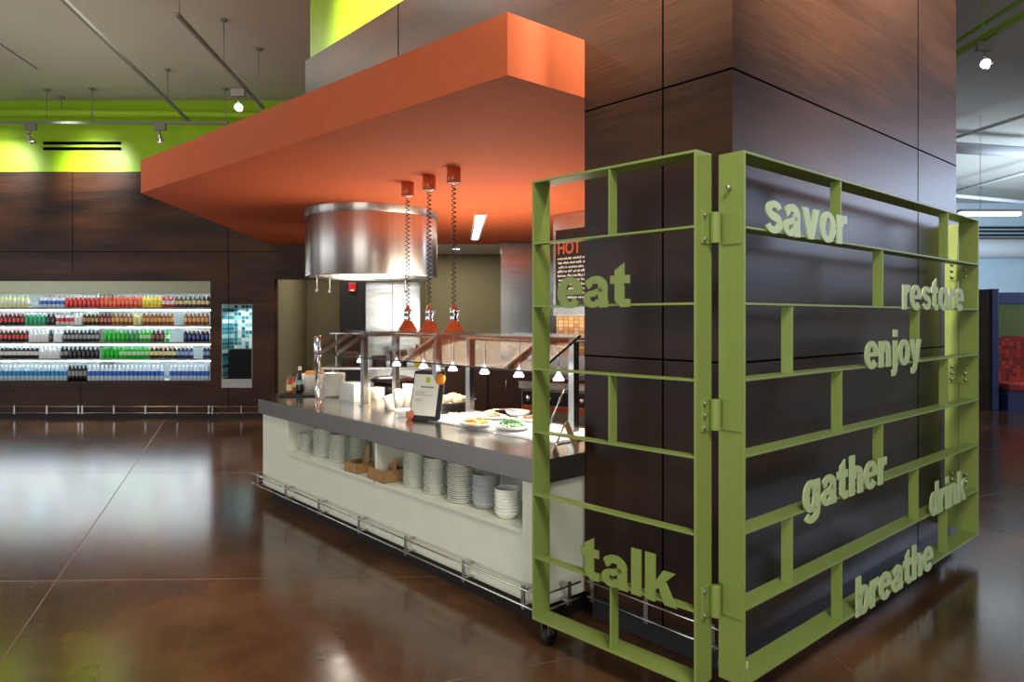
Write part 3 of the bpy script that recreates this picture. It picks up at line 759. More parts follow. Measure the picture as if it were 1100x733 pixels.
# ------------------------------------------------------------------ kitchen behind
tag(MB().box(X_(365, 12.9), X_(392, 12.9), 12.9, 13.44, 0, 2.86, .005).build('dark_column', M['darkpanel']), 'charcoal column panel behind the hood on the olive wall', 'column')
a_ = thing('fire_alarm', 'small red alarm box high on the charcoal column', 'alarm', (X_(378.5, 12.85), 12.9, 2.13))
MB().box(-.07, .07, -.06, 0, 0, .17, .008).build('alarm_housing', M['red'], a_); MB().box(-.03, .03, -.066, -.06, .015, .045).build('alarm_lens', M['paper'], a_)
t = thing('steel_cabinet', 'tall stainless steel cabinet between charcoal column and olive wall', 'cabinet', (X_(422, 12.7), 12.7, 0))
wv = X_(452, 12.7)-X_(393, 12.7)
MB().box(-wv/2, wv/2, 0, .74, .1, 2.5, .006).build('cabinet_body', M['steelwave'], t)
MB().box(-wv/2+.02, -.01, -.02, 0, .15, 2.45, .004).build('door', M['steelwave'], t); MB().box(.01, wv/2-.02, -.02, 0, .15, 2.45, .004).build('door', M['steelwave'], t)
MB().box(-wv/2+.05, wv/2-.05, .05, .7, 0, .1).build('plinth', M['kick'], t)
t = thing('steel_cabinet', 'tall stainless clad unit right of the open kitchen doorway', 'cabinet', (X_(538, 11.35), 11.3, 0))
wv = .95
MB().box(0, wv, 0, .28, .1, SZ-.004, .006).build('cabinet_body', M['steelwave'], t)
MB().box(.02, .022+.3, -.012, 0, .4, SZ-.1, .003).build('door', M['steelwave'], t)
MB().box(.04, wv-.04, .03, .25, 0, .1).build('plinth', M['kick'], t)
# menu board wall, behind the tower
MBX, MBY = .485, 8.32
t = thing('menu_board', 'black chalk menu board headed HOT in a steel surround', 'menu board', (MBX, MBY, 0), TH)
MB().box(0, 1.3, 0, .12, 1.68, SZ-.004, .004).build('steel_surround', M['steel'], t)
MB().box(.06, 1.2, -.015, 0, 1.80, 2.68, .002).build('chalk_board', M['black'], t)
# heavy sans lettering cut from plate; x height 1, drawn as strokes with a width at every point
def arc(cx, cy, rx, ry, a0, a1, n=18):
    return [(cx+rx*math.cos(math.radians(a0+(a1-a0)*i/n)), cy+ry*math.sin(math.radians(a0+(a1-a0)*i/n))) for i in range(n+1)]
def glyph(ch):
    V = .33; Hh = .21; out = []; w = 1.0      # out: list of polygons
    def stroke(pts, wf):
        P = [Vector((x, y)) for x, y in pts]; Lq = []; Rq = []
        for i, p in enumerate(P):
            d = (P[min(i+1, len(P)-1)]-P[max(i-1, 0)]).normalized(); n = Vector((-d.y, d.x))
            wd = wf(i/(len(P)-1), d)/2
            Lq.append(p+n*wd); Rq.append(p-n*wd)
        for i in range(len(P)-1): out.append([Rq[i], Rq[i+1], Lq[i+1], Lq[i]])
    nat = lambda t, d: math.sqrt((V*d.y)**2+(Hh*d.x)**2)       # thick uprights, thin curves
    def rect(x0, x1, y0, y1): out.append([Vector(q) for q in ((x0, y0), (x1, y0), (x1, y1), (x0, y1))])
    def poly(*q): out.append([Vector(a) for a in q])
    def ring(cx, rx=.335, cy=.5, ry=.42, a0=0, a1=360, n=36): stroke(arc(cx, cy, rx, ry, a0, a1, n), nat)
    AS = 1.42; DE = -.38
    if ch == 'o': ring(.5); w = 1.0
    elif ch == 'e': ring(.5, a0=0, a1=322, n=32); rect(.30, .985, .44, .60); poly((.66, .44), (.995, .44), (.995, .52), (.66, .52)); w = 1.0
    elif ch == 'a':
        stroke([(.10+.03, .70)]+arc(.45, .68, .27, .21, 165, 90, 8)+arc(.5, .66, .235, .235, 85, 0, 8)+[(.735, .5), (.735, .3), (.77, 0)], lambda t, d: max(nat(t, d), .25))
        stroke(arc(.37, .27, .235, .185, 60, 340, 24), lambda t, d: math.sqrt((.27*d.y)**2+(.19*d.x)**2))
        stroke([(.42, .47), (.58, .53), (.72, .56)], lambda t, d: .19); rect(.6, .93, 0, .2); w = .97
    elif ch == 's':
        stroke(arc(.47, .715, .27, .18, 12, 180, 14)+arc(.47, .70, .27, .17, 190, 250, 5)+arc(.45, .33, .30, .17, 68, 0, 6)+arc(.45, .285, .29, .18, -5, -172, 14), lambda t, d: max(.21, .27-.06*abs(d.x)) if .25 > t or t > .75 else .27); w = .9
    elif ch == 'v': poly((0, 1), (.36, 1), (.54, .38), (.54, 0), (.35, 0)); poly((1.02, 1), (.68, 1), (.5, .38), (.5, 0), (.68, 0)); w = 1.0
    elif ch == 'y':
        poly((0, 1), (.36, 1), (.55, .42), (.62, .0), (.36, .02)); poly((1.02, 1), (.68, 1), (.5, .38), (.36, .0), (.66, .0))
        stroke([(.52, .05), (.44, -.16), (.32, -.265), (.10, -.26)], lambda t, d: .31-.06*t); w = 1.0
    elif ch == 'r':
        rect(.04, .04+V, 0, 1); stroke([(.30, .62), (.40, .80), (.52, .86), (.68, .84)], lambda t, d: .2+.12*t); w = .68
    elif ch in 'nh':
        rect(.04, .04+V, 0, AS if ch == 'h' else 1); stroke([(.30, .60)]+arc(.54, .62, .25, .28, 140, 0, 12)+[(.79, .4), (.79, 0)], lambda t, d: max(.22, nat(t, d))); w = 1.0
    elif ch == 't':
        poly((.16, AS*.82), (.49, AS*.97), (.49, .2), (.16, .2)); rect(0, .68, .74, 1.0)
        stroke([(.325, .35), (.33, .22), (.42, .125), (.69, .13)], lambda t, d: .33-.08*t); w = .74
    elif ch == 'k':
        rect(.04, .04+V, 0, AS); poly((.36, .34), (.36, .60), (.62, 1), (1.0, 1)); poly((.44, .58), (.66, .76), (1.04, 0), (.66, 0)); w = 1.02
    elif ch == 'l': rect(.04, .04+V, 0, AS); w = .42
    elif ch == 'i': rect(.04, .04+V, 0, 1); rect(.04, .04+V, 1.14, AS); w = .42
    elif ch == 'j':
        rect(.14, .14+V, 0, 1); rect(.14, .14+V, 1.14, AS); stroke([(.305, .04), (.29, -.14), (.21, -.25), (.02, -.26)], lambda t, d: .33-.08*t); w = .52
    elif ch == 'd': ring(.43, .29); rect(.62, .62+V, 0, AS); w = .99
    elif ch == 'b': ring(.57, .29); rect(.04, .04+V, 0, AS); w = 1.0
    elif ch == 'g': ring(.43, .29); stroke([(.785, 1.0), (.785, .5), (.785, .02)]+arc(.46, -.05, .31, .22, 0, -160, 14), lambda t, d: max(.23, nat(t, d))); w = .99
    return out, w
def cut_word(txt, mt, parent, name, x0, fit, xh, zb, y0, th):
    bm = bmesh.new(); x = 0; allp = []
    for ch in txt:
        polys, w_ = glyph(ch)
        allp.append((x, polys, w_)); x += w_+.05
    k = fit/(x-.05)
    for gi, (xo, polys, w_) in enumerate(allp):
        for pi, pl in enumerate(polys):
            e_ = .00004*(pi % 7)
            f = [bm.verts.new((x0+(xo+p.x)*k, y0+e_, zb+p.y*xh)) for p in pl]
            b = [bm.verts.new((x0+(xo+p.x)*k, y0+th-e_, zb+p.y*xh)) for p in pl]
            n = len(pl); bm.faces.new(f[::-1]); bm.faces.new(b)
            for i in range(n): j = (i+1) % n; bm.faces.new((f[i], f[j], b[j], b[i]))
    bmesh.ops.recalc_face_normals(bm, faces=bm.faces)
    me = bpy.data.meshes.new(name); bm.to_mesh(me); bm.free(); me.materials.append(mt)
    o = bpy.data.objects.new(name, me); C.objects.link(o); o.parent = parent
    return o
def text_mesh(txt, mt, parent, name, depth=.004, offset=0.0, width=None, size=1.0, xh=None, base=None, res=6, space=1.0, fit=None, loc=(0, 0, 0), flip=False):
    cu = bpy.data.curves.new('t', 'FONT'); cu.body = txt; cu.size = size; cu.extrude = depth/2; cu.offset = offset*size
    cu.resolution_u = res; cu.space_character = space
    to = bpy.data.objects.new('t', cu); C.objects.link(to)
    dg = bpy.context.evaluated_depsgraph_get(); dg.update()
    me = bpy.data.meshes.new_from_object(to.evaluated_get(dg)); bpy.data.objects.remove(to)
    xs = [v.co.x for v in me.vertices]; x0, x1 = min(xs), max(xs)
    for v in me.vertices:
        x, y, z = v.co
        if fit: x = (x-x0)*fit/(x1-x0)
        else: x = x-x0
        if xh: y = y*xh
        v.co = (loc[0]+x, loc[1]-z, loc[2]+y)
    me.materials.clear(); me.materials.append(mt)
    o = bpy.data.objects.new(name, me); C.objects.link(o); o.parent = parent
    return o
text_mesh('HOT', mat('rust_lettering', srgb(170, 84, 50), .6), t, 'heading_text', .004, .02, fit=.36, size=.2, loc=(.10, -.017, 2.40))
chalk = mat('chalk_white', srgb(225, 225, 215), .7)
m = MB()
for r_ in range(10):
    z = 2.33-r_*.05
    x = .09+random.uniform(0, .03)
    while x < 1.0:
        wd = random.uniform(.03, .09)
        k = x
        while k < x+wd:
            hh = random.uniform(.014, .03)
            m.box(k, k+.005, -.018, -.015, z, z+hh); m.box(k, k+.011, -.018, -.015, z+hh*random.choice((0, .45, .8)), z+hh*.2+hh*random.choice((0, .45, .8))+.001)
            k += .016
        x += wd+.02
m.build('chalk_writing', chalk, t)
tag(MB().box(.06, 1.3, 0, .25, .9, 1.675).build('brick_oven_wall', M['brick'], loc=(MBX, MBY+.02, 0), rotz=TH), 'golden brick tiled oven front under the menu board', 'oven')
t = thing('range_cooker', 'stainless grill range with black control knobs seen past the gate post', 'range', (X_(560, 7.3), 7.3, 0), TH+.35)
MB().box(0, .95, 0, .6, .1, .98, .005).build('range_body', M['steelfascia'], t)
MB().box(-.01, .96, -.05, 0, .92, 1.0, .01).build('front_ledge', M['steel'], t)
MB().box(.02, .93, -.012, 0, .76, .90, .002).build('control_panel', M['black'], t)
MB().box(.02, .93, -.014, 0, .70, .75, .002).build('orange_strip', M['orange_gloss'], t)
for k in range(7): MB().cyl((.1+k*.12, -.042, .83), .026, .03, 16, 'Y').build('knob', M['chrome'], t)
MB().box(.03, .92, .05, .55, 1.0, 1.03, .003).build('grill_grate', M['black'], t)
MB().box(0, .95, .5, .6, .98, 1.25, .003).build('splash_back', M['steel'], t)
MB().box(.05, .9, .05, .55, 0, .1).build('plinth', M['kick'], t)
t = thing('base_cabinet', 'dark brown cabinet behind the serving counter', 'cabinet', (X_(478, 9.2), 9.2, 0))
MB().box(0, 1.15, 0, .5, .1, 1.02, .004).build('cabinet_body', M['brown'], t)
for k in range(2): dd = MB().box(.02+k*.565, .555+k*.565, -.018, 0, .14, .99, .003).build('door', M['brown'], t); MB().tube([(.3+k*.5, -.03, .85), (.3+k*.5, -.03, .7)], .006, 6).build('handle', M['steel'], dd)
MB().box(.03, 1.1, .03, .47, 0, .1).build('plinth', M['kick'], t)
MB().box(-.01, 1.16, -.02, .5, 1.02, 1.05, .003).build('worktop', M['steel'], t)
t = thing('prep_table', 'stainless prep table with an upper shelf against the olive wall', 'table', (-2.9, 10.6, 0))
MB().box(0, 2.0, 0, .7, .87, .91, .004).build('tabletop', M['steel'], t)
for x, y in ((.04, .04), (1.96, .04), (.04, .66), (1.96, .66)): MB().cyl((x, y, 0), .022, .87, 12).build('leg', M['steel'], t)
for x in (.1, 1.9): MB().cyl((x, .6, .91), .015, .5, 10).build('shelf_post', M['steel'], t)
MB().box(.05, 1.95, .4, .7, 1.40, 1.42, .003).build('shelf', M['steel'], t)
MB().box(.05, 1.95, .05, .65, .25, .28, .003).build('lower_shelf', M['steel'], t)
for i, (x, r_, h_) in enumerate(((-2.5, .14, .22), (-2.05, .11, .16), (-1.75, .13, .24))):
    t = thing('stock_pot', ['wide steel pot at the left of the prep table', 'smallest steel pot in the middle of the prep table', 'tallest steel pot at the right of the prep table'][i], 'pot', (x, 10.85, .91))
    MB().lathe([(0, 0), (r_, 0), (r_, h_), (r_+.006, h_+.004), (r_-.006, h_), (r_-.008, .01), (0, .01)], 28).build('pot_body', M['steel'], t)
    for sg in (-1, 1): MB().tube([(sg*r_, -.03, h_*.75), (sg*(r_+.04), -.03, h_*.78), (sg*(r_+.04), .03, h_*.78), (sg*r_, .03, h_*.75)], .005, 6).build('handle', M['steel'], t)
t = thing('spray_bottle', 'yellow spray bottle with a red top behind the guard glass', 'bottle', (X_(440, 9.4), 9.4, 0))
t.location = (-1.46, 10.8, .91)
MB().lathe([(0, 0), (.045, 0), (.048, .02), (.045, .2), (.02, .27), (0, .27)], 18).build('bottle_body', mat('yellow_bottle', srgb(215, 200, 40), .4), t)
MB().lathe([(.02, .26), (.024, .3), (.02, .34), (0, .34)], 14).build('cap', M['red'], t)

# ------------------------------------------------------------------ drinks cooler
t = thing('drinks_cooler', 'long open drinks cooler built into the dark back wall', 'cooler', (0, BW, 0))
cd = .75
MB().box(cx0, cx1, cd, cd+.03, cz0-.05, cz1+.05).build('back_panel', mat('cooler_back', srgb(178, 186, 186), .5), t)
MB().box(cx0, cx1, .02, cd, cz0-.06, cz0, 0).build('bottom_deck', M['coolwhite'], t)
MB().box(cx0, cx1, .205, cd, cz1, cz1+.05).build('top_panel', M['coolwhite'], t)
MB().box(cx1, cx1+.03, .205, cd, cz0-.06, cz1+.05).build('side_panel', M['steel'], t)
MB().box(cx0-.03, cx0, .205, cd, cz0-.06, cz1+.05).build('side_panel', M['steel'], t)
MB().box(cx0, cx1, .02, .06, Z_(315.5, BW), cz1).build('light_valance', mat('valance_steel', (.30, .30, .20, 1), .35, .6), t)
MB().tube([(cx0+.05, .12, cz1-.155), (cx1-.05, .12, cz1-.155)], .007, 8).build('light_tube', M['cooltube'], t)
SZs = [Z_(py, BW) for py in (331, 350, 368.5, 386.5)]
for z in SZs:
    sh_ = MB().box(cx0, cx1, .10, .6, z-.012, z, 0).build('shelf', M['coolwhite'], t)
    MB().box(cx0, cx1, .083, .10, z-.016, z+.012, 0).build('shelf_edge', M['cooledge'], sh_)
    MB().tube([(cx0+.05, .15, z-.032), (cx1-.05, .15, z-.032)], .007, 8).build('light_tube', M['cooltube'], sh_)
MB().box(X_(107, BW+.3)-.01, X_(107, BW+.3)+.01, .26, .7, cz0, cz1-.2).build('divider', M['steel'], t)
#area('cooler_glow', (-7.2, BW+.07, 2.02), (-7.2, BW+.5, .6), 4.2, 30, (.85, .95, 1), .06)
def bmesh_bottle(liq, lab, cap, h, r):
    m = MB()
    m.mi = 0; m.lathe([(0, 0), (r*.9, 0), (r, r*.2), (r, h*.32)], 10)
    m.mi = 1; m.lathe([(r*1.01, h*.32), (r*1.01, h*.62)], 10)
    m.mi = 0; m.lathe([(r, h*.62), (r*.95, h*.68), (r*.42, h*.88), (r*.4, h*.9)], 10)
    m.mi = 2; m.lathe([(r*.45, h*.9), (r*.45, h), (0, h)], 10)
    me = bpy.data.meshes.new('drink_bottle'); m.bm.to_mesh(me); m.bm.free()
    for k in (liq, lab, cap): me.materials.append(k)
    return me
_mc = {}
def bc(r, g, b):
    if (r, g, b) not in _mc: _mc[(r, g, b)] = mat('drink_colour_%d' % (len(_mc)+1), srgb(r, g, b), .2, coat=.5)
    return _mc[(r, g, b)]
K = {  # liquid, label, cap, description
 'palelemon': ((225, 228, 170), (240, 240, 225), (150, 190, 90), 'pale lemon drink bottle'),
 'bluelab': ((200, 215, 235), (60, 110, 200), (190, 30, 40), 'pale bottle with blue label and red cap'),
 'redj': ((205, 25, 30), (225, 60, 60), (230, 230, 230), 'bright red juice bottle'),
 'orangej': ((225, 70, 20), (240, 120, 80), (235, 120, 30), 'orange juice drink bottle'),
 'yellow': ((240, 210, 0), (245, 225, 90), (220, 200, 20), 'bright yellow drink bottle'),
 'redwhite': ((190, 25, 30), (240, 235, 235), (190, 30, 30), 'red bottle with white label'),
 'browncream': ((45, 25, 15), (225, 205, 150), (40, 25, 20), 'dark brown bottle with cream label'),
 'cola': ((30, 10, 8), (215, 25, 30), (200, 20, 25), 'cola bottle with red label'),
 'teal': ((40, 170, 120), (20, 180, 140), (230, 240, 240), 'teal green soda bottle'),
 'dark': ((22, 14, 16), (60, 50, 60), (30, 30, 34), 'black soda bottle with dark label'),
 'redlab': ((215, 215, 215), (215, 30, 40), (25, 25, 25), 'clear bottle with red label and black cap'),
 'white': ((235, 242, 245), (245, 248, 250), (240, 240, 240), 'clear water bottle with white label'),
 'gold': ((60, 35, 15), (190, 140, 60), (190, 150, 40), 'dark tea bottle with gold label'),
 'redbrown': ((100, 25, 20), (190, 90, 70), (60, 30, 30), 'red brown tea bottle'),
 'amber': ((150, 80, 20), (215, 170, 90), (90, 50, 20), 'amber iced tea bottle'),
 'paleyel': ((225, 225, 120), (235, 235, 190), (200, 200, 90), 'pale yellow lemonade bottle'),
 'silver': ((25, 22, 24), (150, 150, 155), (20, 20, 22), 'black soda bottle with silver label'),
 'green': ((10, 175, 20), (20, 200, 40), (20, 150, 40), 'vivid green soda bottle'),
 'greenlab': ((10, 180, 30), (190, 235, 190), (20, 160, 60), 'green soda bottle with pale label'),
 'greendark': ((10, 130, 60), (20, 170, 80), (10, 110, 60), 'deep green soda bottle'),
 'brown': ((80, 45, 30), (140, 90, 60), (60, 30, 20), 'brown root beer bottle'),
 'blueorange': ((25, 25, 60), (40, 60, 160), (235, 130, 50), 'dark blue bottle with orange cap'),
 'darkwhite': ((25, 18, 18), (235, 235, 235), (230, 230, 235), 'dark soda bottle with white label'),
 'whiteyel': ((50, 40, 30), (235, 230, 160), (240, 150, 60), 'dark bottle with cream yellow label'),
 'bluewhite': ((50, 60, 90), (150, 180, 235), (240, 200, 180), 'bottle with light blue label'),
 'water': ((205, 220, 240), (50, 110, 210), (240, 245, 250), 'water bottle with blue label'),
 'watercyan': ((190, 215, 235), (30, 150, 210), (235, 240, 250), 'water bottle with cyan label'),
}
rows = [
 [(0, 32, 'palelemon'), (42, 70, 'bluelab'), (70, 108, 'redj'), (108, 153, 'orangej'), (153, 174, 'yellow'), (174, 188, 'redwhite'), (188, 226, 'browncream')],
 [(0, 27, 'cola'), (27, 50, 'teal'), (50, 60, 'dark'), (60, 80, 'redlab'), (80, 89, 'white'), (89, 107, 'gold'), (108, 120, 'redbrown'), (120, 143, 'amber'), (143, 153, 'paleyel'), (153, 187, 'amber'), (198, 225, 'amber')],
 [(0, 31, 'cola'), (31, 53, 'white'), (53, 57, 'dark'), (57, 68, 'white'), (68, 107, 'silver'), (111, 135, 'green'), (135, 150, 'greendark'), (150, 163, 'greenlab'), (163, 177, 'brown'), (177, 183, 'greenlab'), (197, 225, 'blueorange')],
 [(0, 42, 'darkwhite'), (42, 65, 'white'), (65, 74, 'silver'), (74, 107, 'dark'), (109, 128, 'green'), (128, 161, 'greenlab'), (161, 190, 'whiteyel'), (190, 208, 'bluewhite'), (218, 226, 'bluewhite')],
 [(0, 73, 'watercyan'), (73, 94, 'silver'), (94, 176, 'water'), (182, 225, 'water')]]
zs_ = SZs+[cz0]
ords = ['top', 'second', 'third', 'fourth', 'bottom']
pos_words = {}
DY = BW+.15
for r_, segs_ in enumerate(rows):
    h = (.20, .205, .21, .21, .26)[r_]; rad = .0345
    for (a, b, k) in segs_:
        liq, lab, cap, desc = K[k]
        me = bmesh_bottle(bc(*liq), bc(*lab), bc(*cap), h, rad)
        n_ = max(1, round((b-a)/4.5)); st = (b-a)/n_
        nb = segs_[segs_.index((a, b, k))-1] if segs_.index((a, b, k)) else None
        where = ('right after the %s bottles' % K[nb[2]][3].split(' bottle')[0].replace(' with', ',')) if nb else 'at the left end of the row'
        for i in range(n_):
            px = a+st*(i+.5)
            o = bpy.data.objects.new('drink_bottle', me); C.objects.link(o)
            x = X_(px, DY)
            if x > cx1-.035: x = cx1-.035
            o.location = (x, DY, zs_[r_]+.0005)
            grp = '%s row, %s, run starting at %s' % (ords[r_], desc, 'left' if not nb else K[nb[2]][3])
            lbl = ('%s, %s shelf' % (desc, ords[r_]))
            same = [q for q in segs_ if q[2] == k]
            if len(same) > 1:
                lbl += ', ' + ('left run' if same.index((a, b, k)) == 0 else ('rightmost run' if same.index((a, b, k)) == len(same)-1 else 'middle run'))
            if n_ > 1: lb_ = lbl + ', ' + ('leftmost' if i == 0 else ('rightmost' if i == n_-1 else ORD[i]+' from the left')) 
            else: lb_ = lbl
            tag(o, lb_, 'bottle', lbl + ' group')

# mosaic niche with a stack of black trays
t = thing('tray_niche', 'teal mosaic tiled niche with a steel sill in the back wall', 'niche', (nx0, BW, 0))
wN = nx1-nx0
MB().box(0, wN, .36, .40, nz0, nz1).build('mosaic_back', M['mosaic'], t)
MB().box(0, .008, .004, .36, nz0, nz1).box(wN-.008, wN, .004, .36, nz0, nz1).box(.008, wN-.008, .004, .36, nz1-.008, nz1).build('niche_side', M['mosaic'], t)
MB().box(0, wN, -.01, .36, nz0, nz0+.15, .004).build('steel_sill', M['steel'], t)
for k in range(24):
    m = MB().box(-.19, .19, -.13, .13, 0, .012, .004).box(-.2, .2, -.14, .14, .012, .016, .002)
    if k == 0:
        me0 = m.build('serving_tray', M['black'], loc=(nx0+wN*.58, BW+.16, nz0+.151)); oo = me0
    else:
        m.bm.free(); oo = me0.copy(); C.objects.link(oo); oo.location.z += k*.0205; oo.location.x += random.uniform(-.004, .004)
    tag(oo, 'black serving tray stacked in the teal mosaic niche, '+upw(k, 24), 'tray', 'black trays in the niche')
spot('niche_light', (nx0+wN/2, BW+.06, nz1-.02), (nx0+wN/2, BW+.36, 1.2), 10, 120, (.9, 1, 1), .5)

# ------------------------------------------------------------------ ceiling tracks and spots
def onpx(px, py, Z): Y = F*(Z-H)/(CY-py); return Vector((X_(px, Y), Y, Z))
def track_head(loc, aim, label, lit=True, power=0):
    t = thing('track_spotlight', label, 'spotlight', loc)
    MB().box(-.09, .09, -.03, .03, -.10, -.001, .006).build('driver_box', M['track'], t)
    MB().tube([(0, 0, -.1), (0, 0, -.17), (.03, 0, -.19)], .008, 8).build('yoke', M['chrome'], t)
    d = Vector(aim).normalized(); R = d.to_track_quat('Z', 'Y').to_matrix().to_4x4()
    c = Vector((0, 0, -.23))
    m = MB().lathe([(0, -.09), (.025, -.088), (.032, -.06), (.036, -.02), (.05, .03), (.062, .06), (.058, .062), (.045, .03), (.0, .0)], 24)
    m.rot(Matrix.Translation(c) @ R); h_ = m.build('lamp_head', M['chrome'], t)
    m = MB().cyl((0, 0, .035), .046, .006, 20); m.rot(Matrix.Translation(c) @ R); m.build('lamp_lens', M['lampw'], h_)
    return t
TZ = Z_(132, 11.0)
t = thing('lighting_track', 'grey lighting track running along the lime wall above the cooler', 'lighting track', (0, 11.0, TZ))
MB().box(-9.6, X_(245, 11), -.02, .02, -.02, .02, .003).build('track_bar', M['track'], t)
for px in (99, 242): MB().tube([(X_(px, 11), 0, .02), (X_(px, 11), 0, CZ-TZ-.001)], .007, 6).cyl((X_(px, 11), 0, CZ-TZ-.022), .05, .02, 14).build('hanger_rod', M['track'], t)
track_head((X_(33, 11), 11.0, TZ-.021), (.35, .2, -.8), 'leftmost track spotlight, above the left of the cooler')
track_head((X_(172, 11), 11.0, TZ-.021), (.05, .3, -.9), 'track spotlight above the right end of the cooler')
def beam(label, a, b, Z, mt, name='lighting_track', r=.02, rods=()):
    A, B = onpx(*a, Z), onpx(*b, Z)
    d = B-A; L = d.length; an = math.atan2(d.y, d.x)
    t = thing(name, label, 'lighting track', A, an)
    MB().box(0, L, -r, r, -r, r, .003).build('track_bar', mt, t)
    for f_ in rods: MB().tube([(L*f_, 0, r), (L*f_, 0, CZ-Z-.002)], .006, 6).cyl((L*f_, 0, CZ-Z-.025), .04, .02, 14).build('hanger_rod', mt, t)
    return A, B
beam('long grey track crossing the ceiling at the upper left', (60, -8), (204, 131), 4.80, M['track'], rods=(.75,))
A_, B_ = beam('shorter grey track crossing the ceiling toward the canopy', (190, 15), (283, 116), 4.70, M['track'], rods=(.02, .45))
Zs = 4.70; pS = onpx(256, 94, Zs)
track_head((pS.x, pS.y, pS.z-.021), (.45, -.85, -.55), 'brightly lit track spotlight left of the orange canopy')
for i, (px, py) in enumerate(((278, 52), (50, 96), (66, 104))):
    q = onpx(px, py, CZ)
    tag(MB().tube([(0, 0, 0), (0, 0, -.45 if i else -.9)], .006, 6).cyl((0, 0, -.02), .05, .018, 16).build('hanger_rod', M['track'], loc=q), ['thin rod with round plate hanging near the canopy', 'short rod hanging from the ceiling above the leftmost track spotlight', 'short rod hanging from the ceiling just right of another short rod'][i], 'hanger rod')

# right-hand ceiling
A_, B_ = beam('green lighting track at the upper right beyond the tower', (1020, 62), (1120, 4), 4.7, M['trackgreen'], r=.03, rods=(.4,))
beam('thin green track at the top right corner', (1020, 50), (1110, -8), 5.0, M['trackgreen'], r=.02)
pS = onpx(1058, 42, 4.7)
track_head((pS.x, pS.y, pS.z-.031), (-.35, -.85, -.5), 'brightly lit track spotlight right of the dark tower')
spot('track_light', (pS.x, pS.y, pS.z-.3), (2.5, 3.0, 0), 60, 70, (1, .9, .75), .8)
def pipe(label, a, b, Z, r, mt='pipe'):
    A, B = onpx(*a, Z), onpx(*b, Z)
    tag(MB().tube([A, B], r, 14).build('ceiling_pipe', M[mt]), label, 'pipe')
pipe('thick white pipe under the far right ceiling', (1000, 157), (1120, 165), 4.9, .11)
pipe('thin grey pipe slanting under the right ceiling', (1000, 156), (1120, 118), 5.0, .03)
pipe('thin pipe slanting lower under the far right ceiling', (1000, 212), (1120, 180), 5.0, .04)
pipe('thin white pipe just above the fluorescent fixture', (1000, 208), (1120, 219), 4.8, .05)
Yf = 12.5
t = thing('fluorescent_light', 'long fluorescent strip light hanging beyond the tower', 'ceiling light', (X_(1030, Yf), Yf, Z_(230, Yf)))
lw = X_(1096, Yf)-X_(1030, Yf)
MB().box(0, lw, -.07, .07, .03, .08, .01).build('housing', M['pipe'], t)
MB().box(.02, lw-.02, -.06, .06, -.03, .03, .012).build('diffuser', M['tube'], t)
for f_ in (.35,): MB().tube([(lw*f_, 0, .08), (lw*f_, 0, CZ-Z_(230, Yf)-.002)], .005, 6).build('hanger_rod', M['pipe'], t)
tag(MB().tube([(7, 21.6, Z_(267, 21.6)), (19.9, 21.6, Z_(267, 21.6))], .30, 24).build('air_duct', M['pipe']), 'large pale round air duct on the far right wall', 'air duct')
m = MB()
for k in range(4): m.box(9, 19.9, 21.9, 21.99, Z_(245+k*4, 22)-.03, Z_(245+k*4, 22)+.03)
tag(m.build('wall_louvre', M['kick']), 'dark horizontal louvre slots above the round air duct', 'vent')
# booth
bY = 12.6
t = thing('booth_partition', 'tall dark booth partition with a blue frame', 'partition', (X_(1048, bY), bY, 0))
MB().box(0, .28, 0, .9, 0, Z_(311, bY), .004).build('panel', M['wood'], t)
MB().box(.28, .40, -.03, .9, 0, Z_(311, bY)+.01, .008).build('edge_frame', M['navy'], t)
t = thing('booth_screen', 'low blue framed booth back with a green upper panel', 'partition', (X_(1048, bY), bY, 0))
MB().box(.43, 3.2, .6, .68, 1.05, Z_(323, bY+.6)-.06).build('green_panel', M['booth_green'], t)
MB().box(.43, 3.2, .58, .70, Z_(323, bY+.6)-.06, Z_(316, bY+.6)+.03, .006).build('top_rail', M['navy'], t)
MB().box(.43, 3.2, .55, .70, 0, 1.05, .006).build('lower_panel', M['navy'], t)
m_seat = tiles_mat('red_check_fabric', [srgb(170, 40, 20), srgb(150, 30, 18), srgb(190, 60, 24), srgb(110, 30, 24)], 14, srgb(150, 42, 20), .7)
t = thing('dining_bench', 'red patterned booth bench backed against the green panel', 'bench', (X_(1080, 12.5), 12.5, 0))
MB().prof([(0, .42), (1.6, .42), (1.6, 1.32), (-.05, 1.32)], .42, .52).build('backrest', m_seat, t)
MB().box(.02, 1.6, -.05, .42, .36, .48, .02).build('seat', m_seat, t)
MB().box(.05, 1.6, .0, .4, 0, .36).build('seat_base', M['navy'], t)

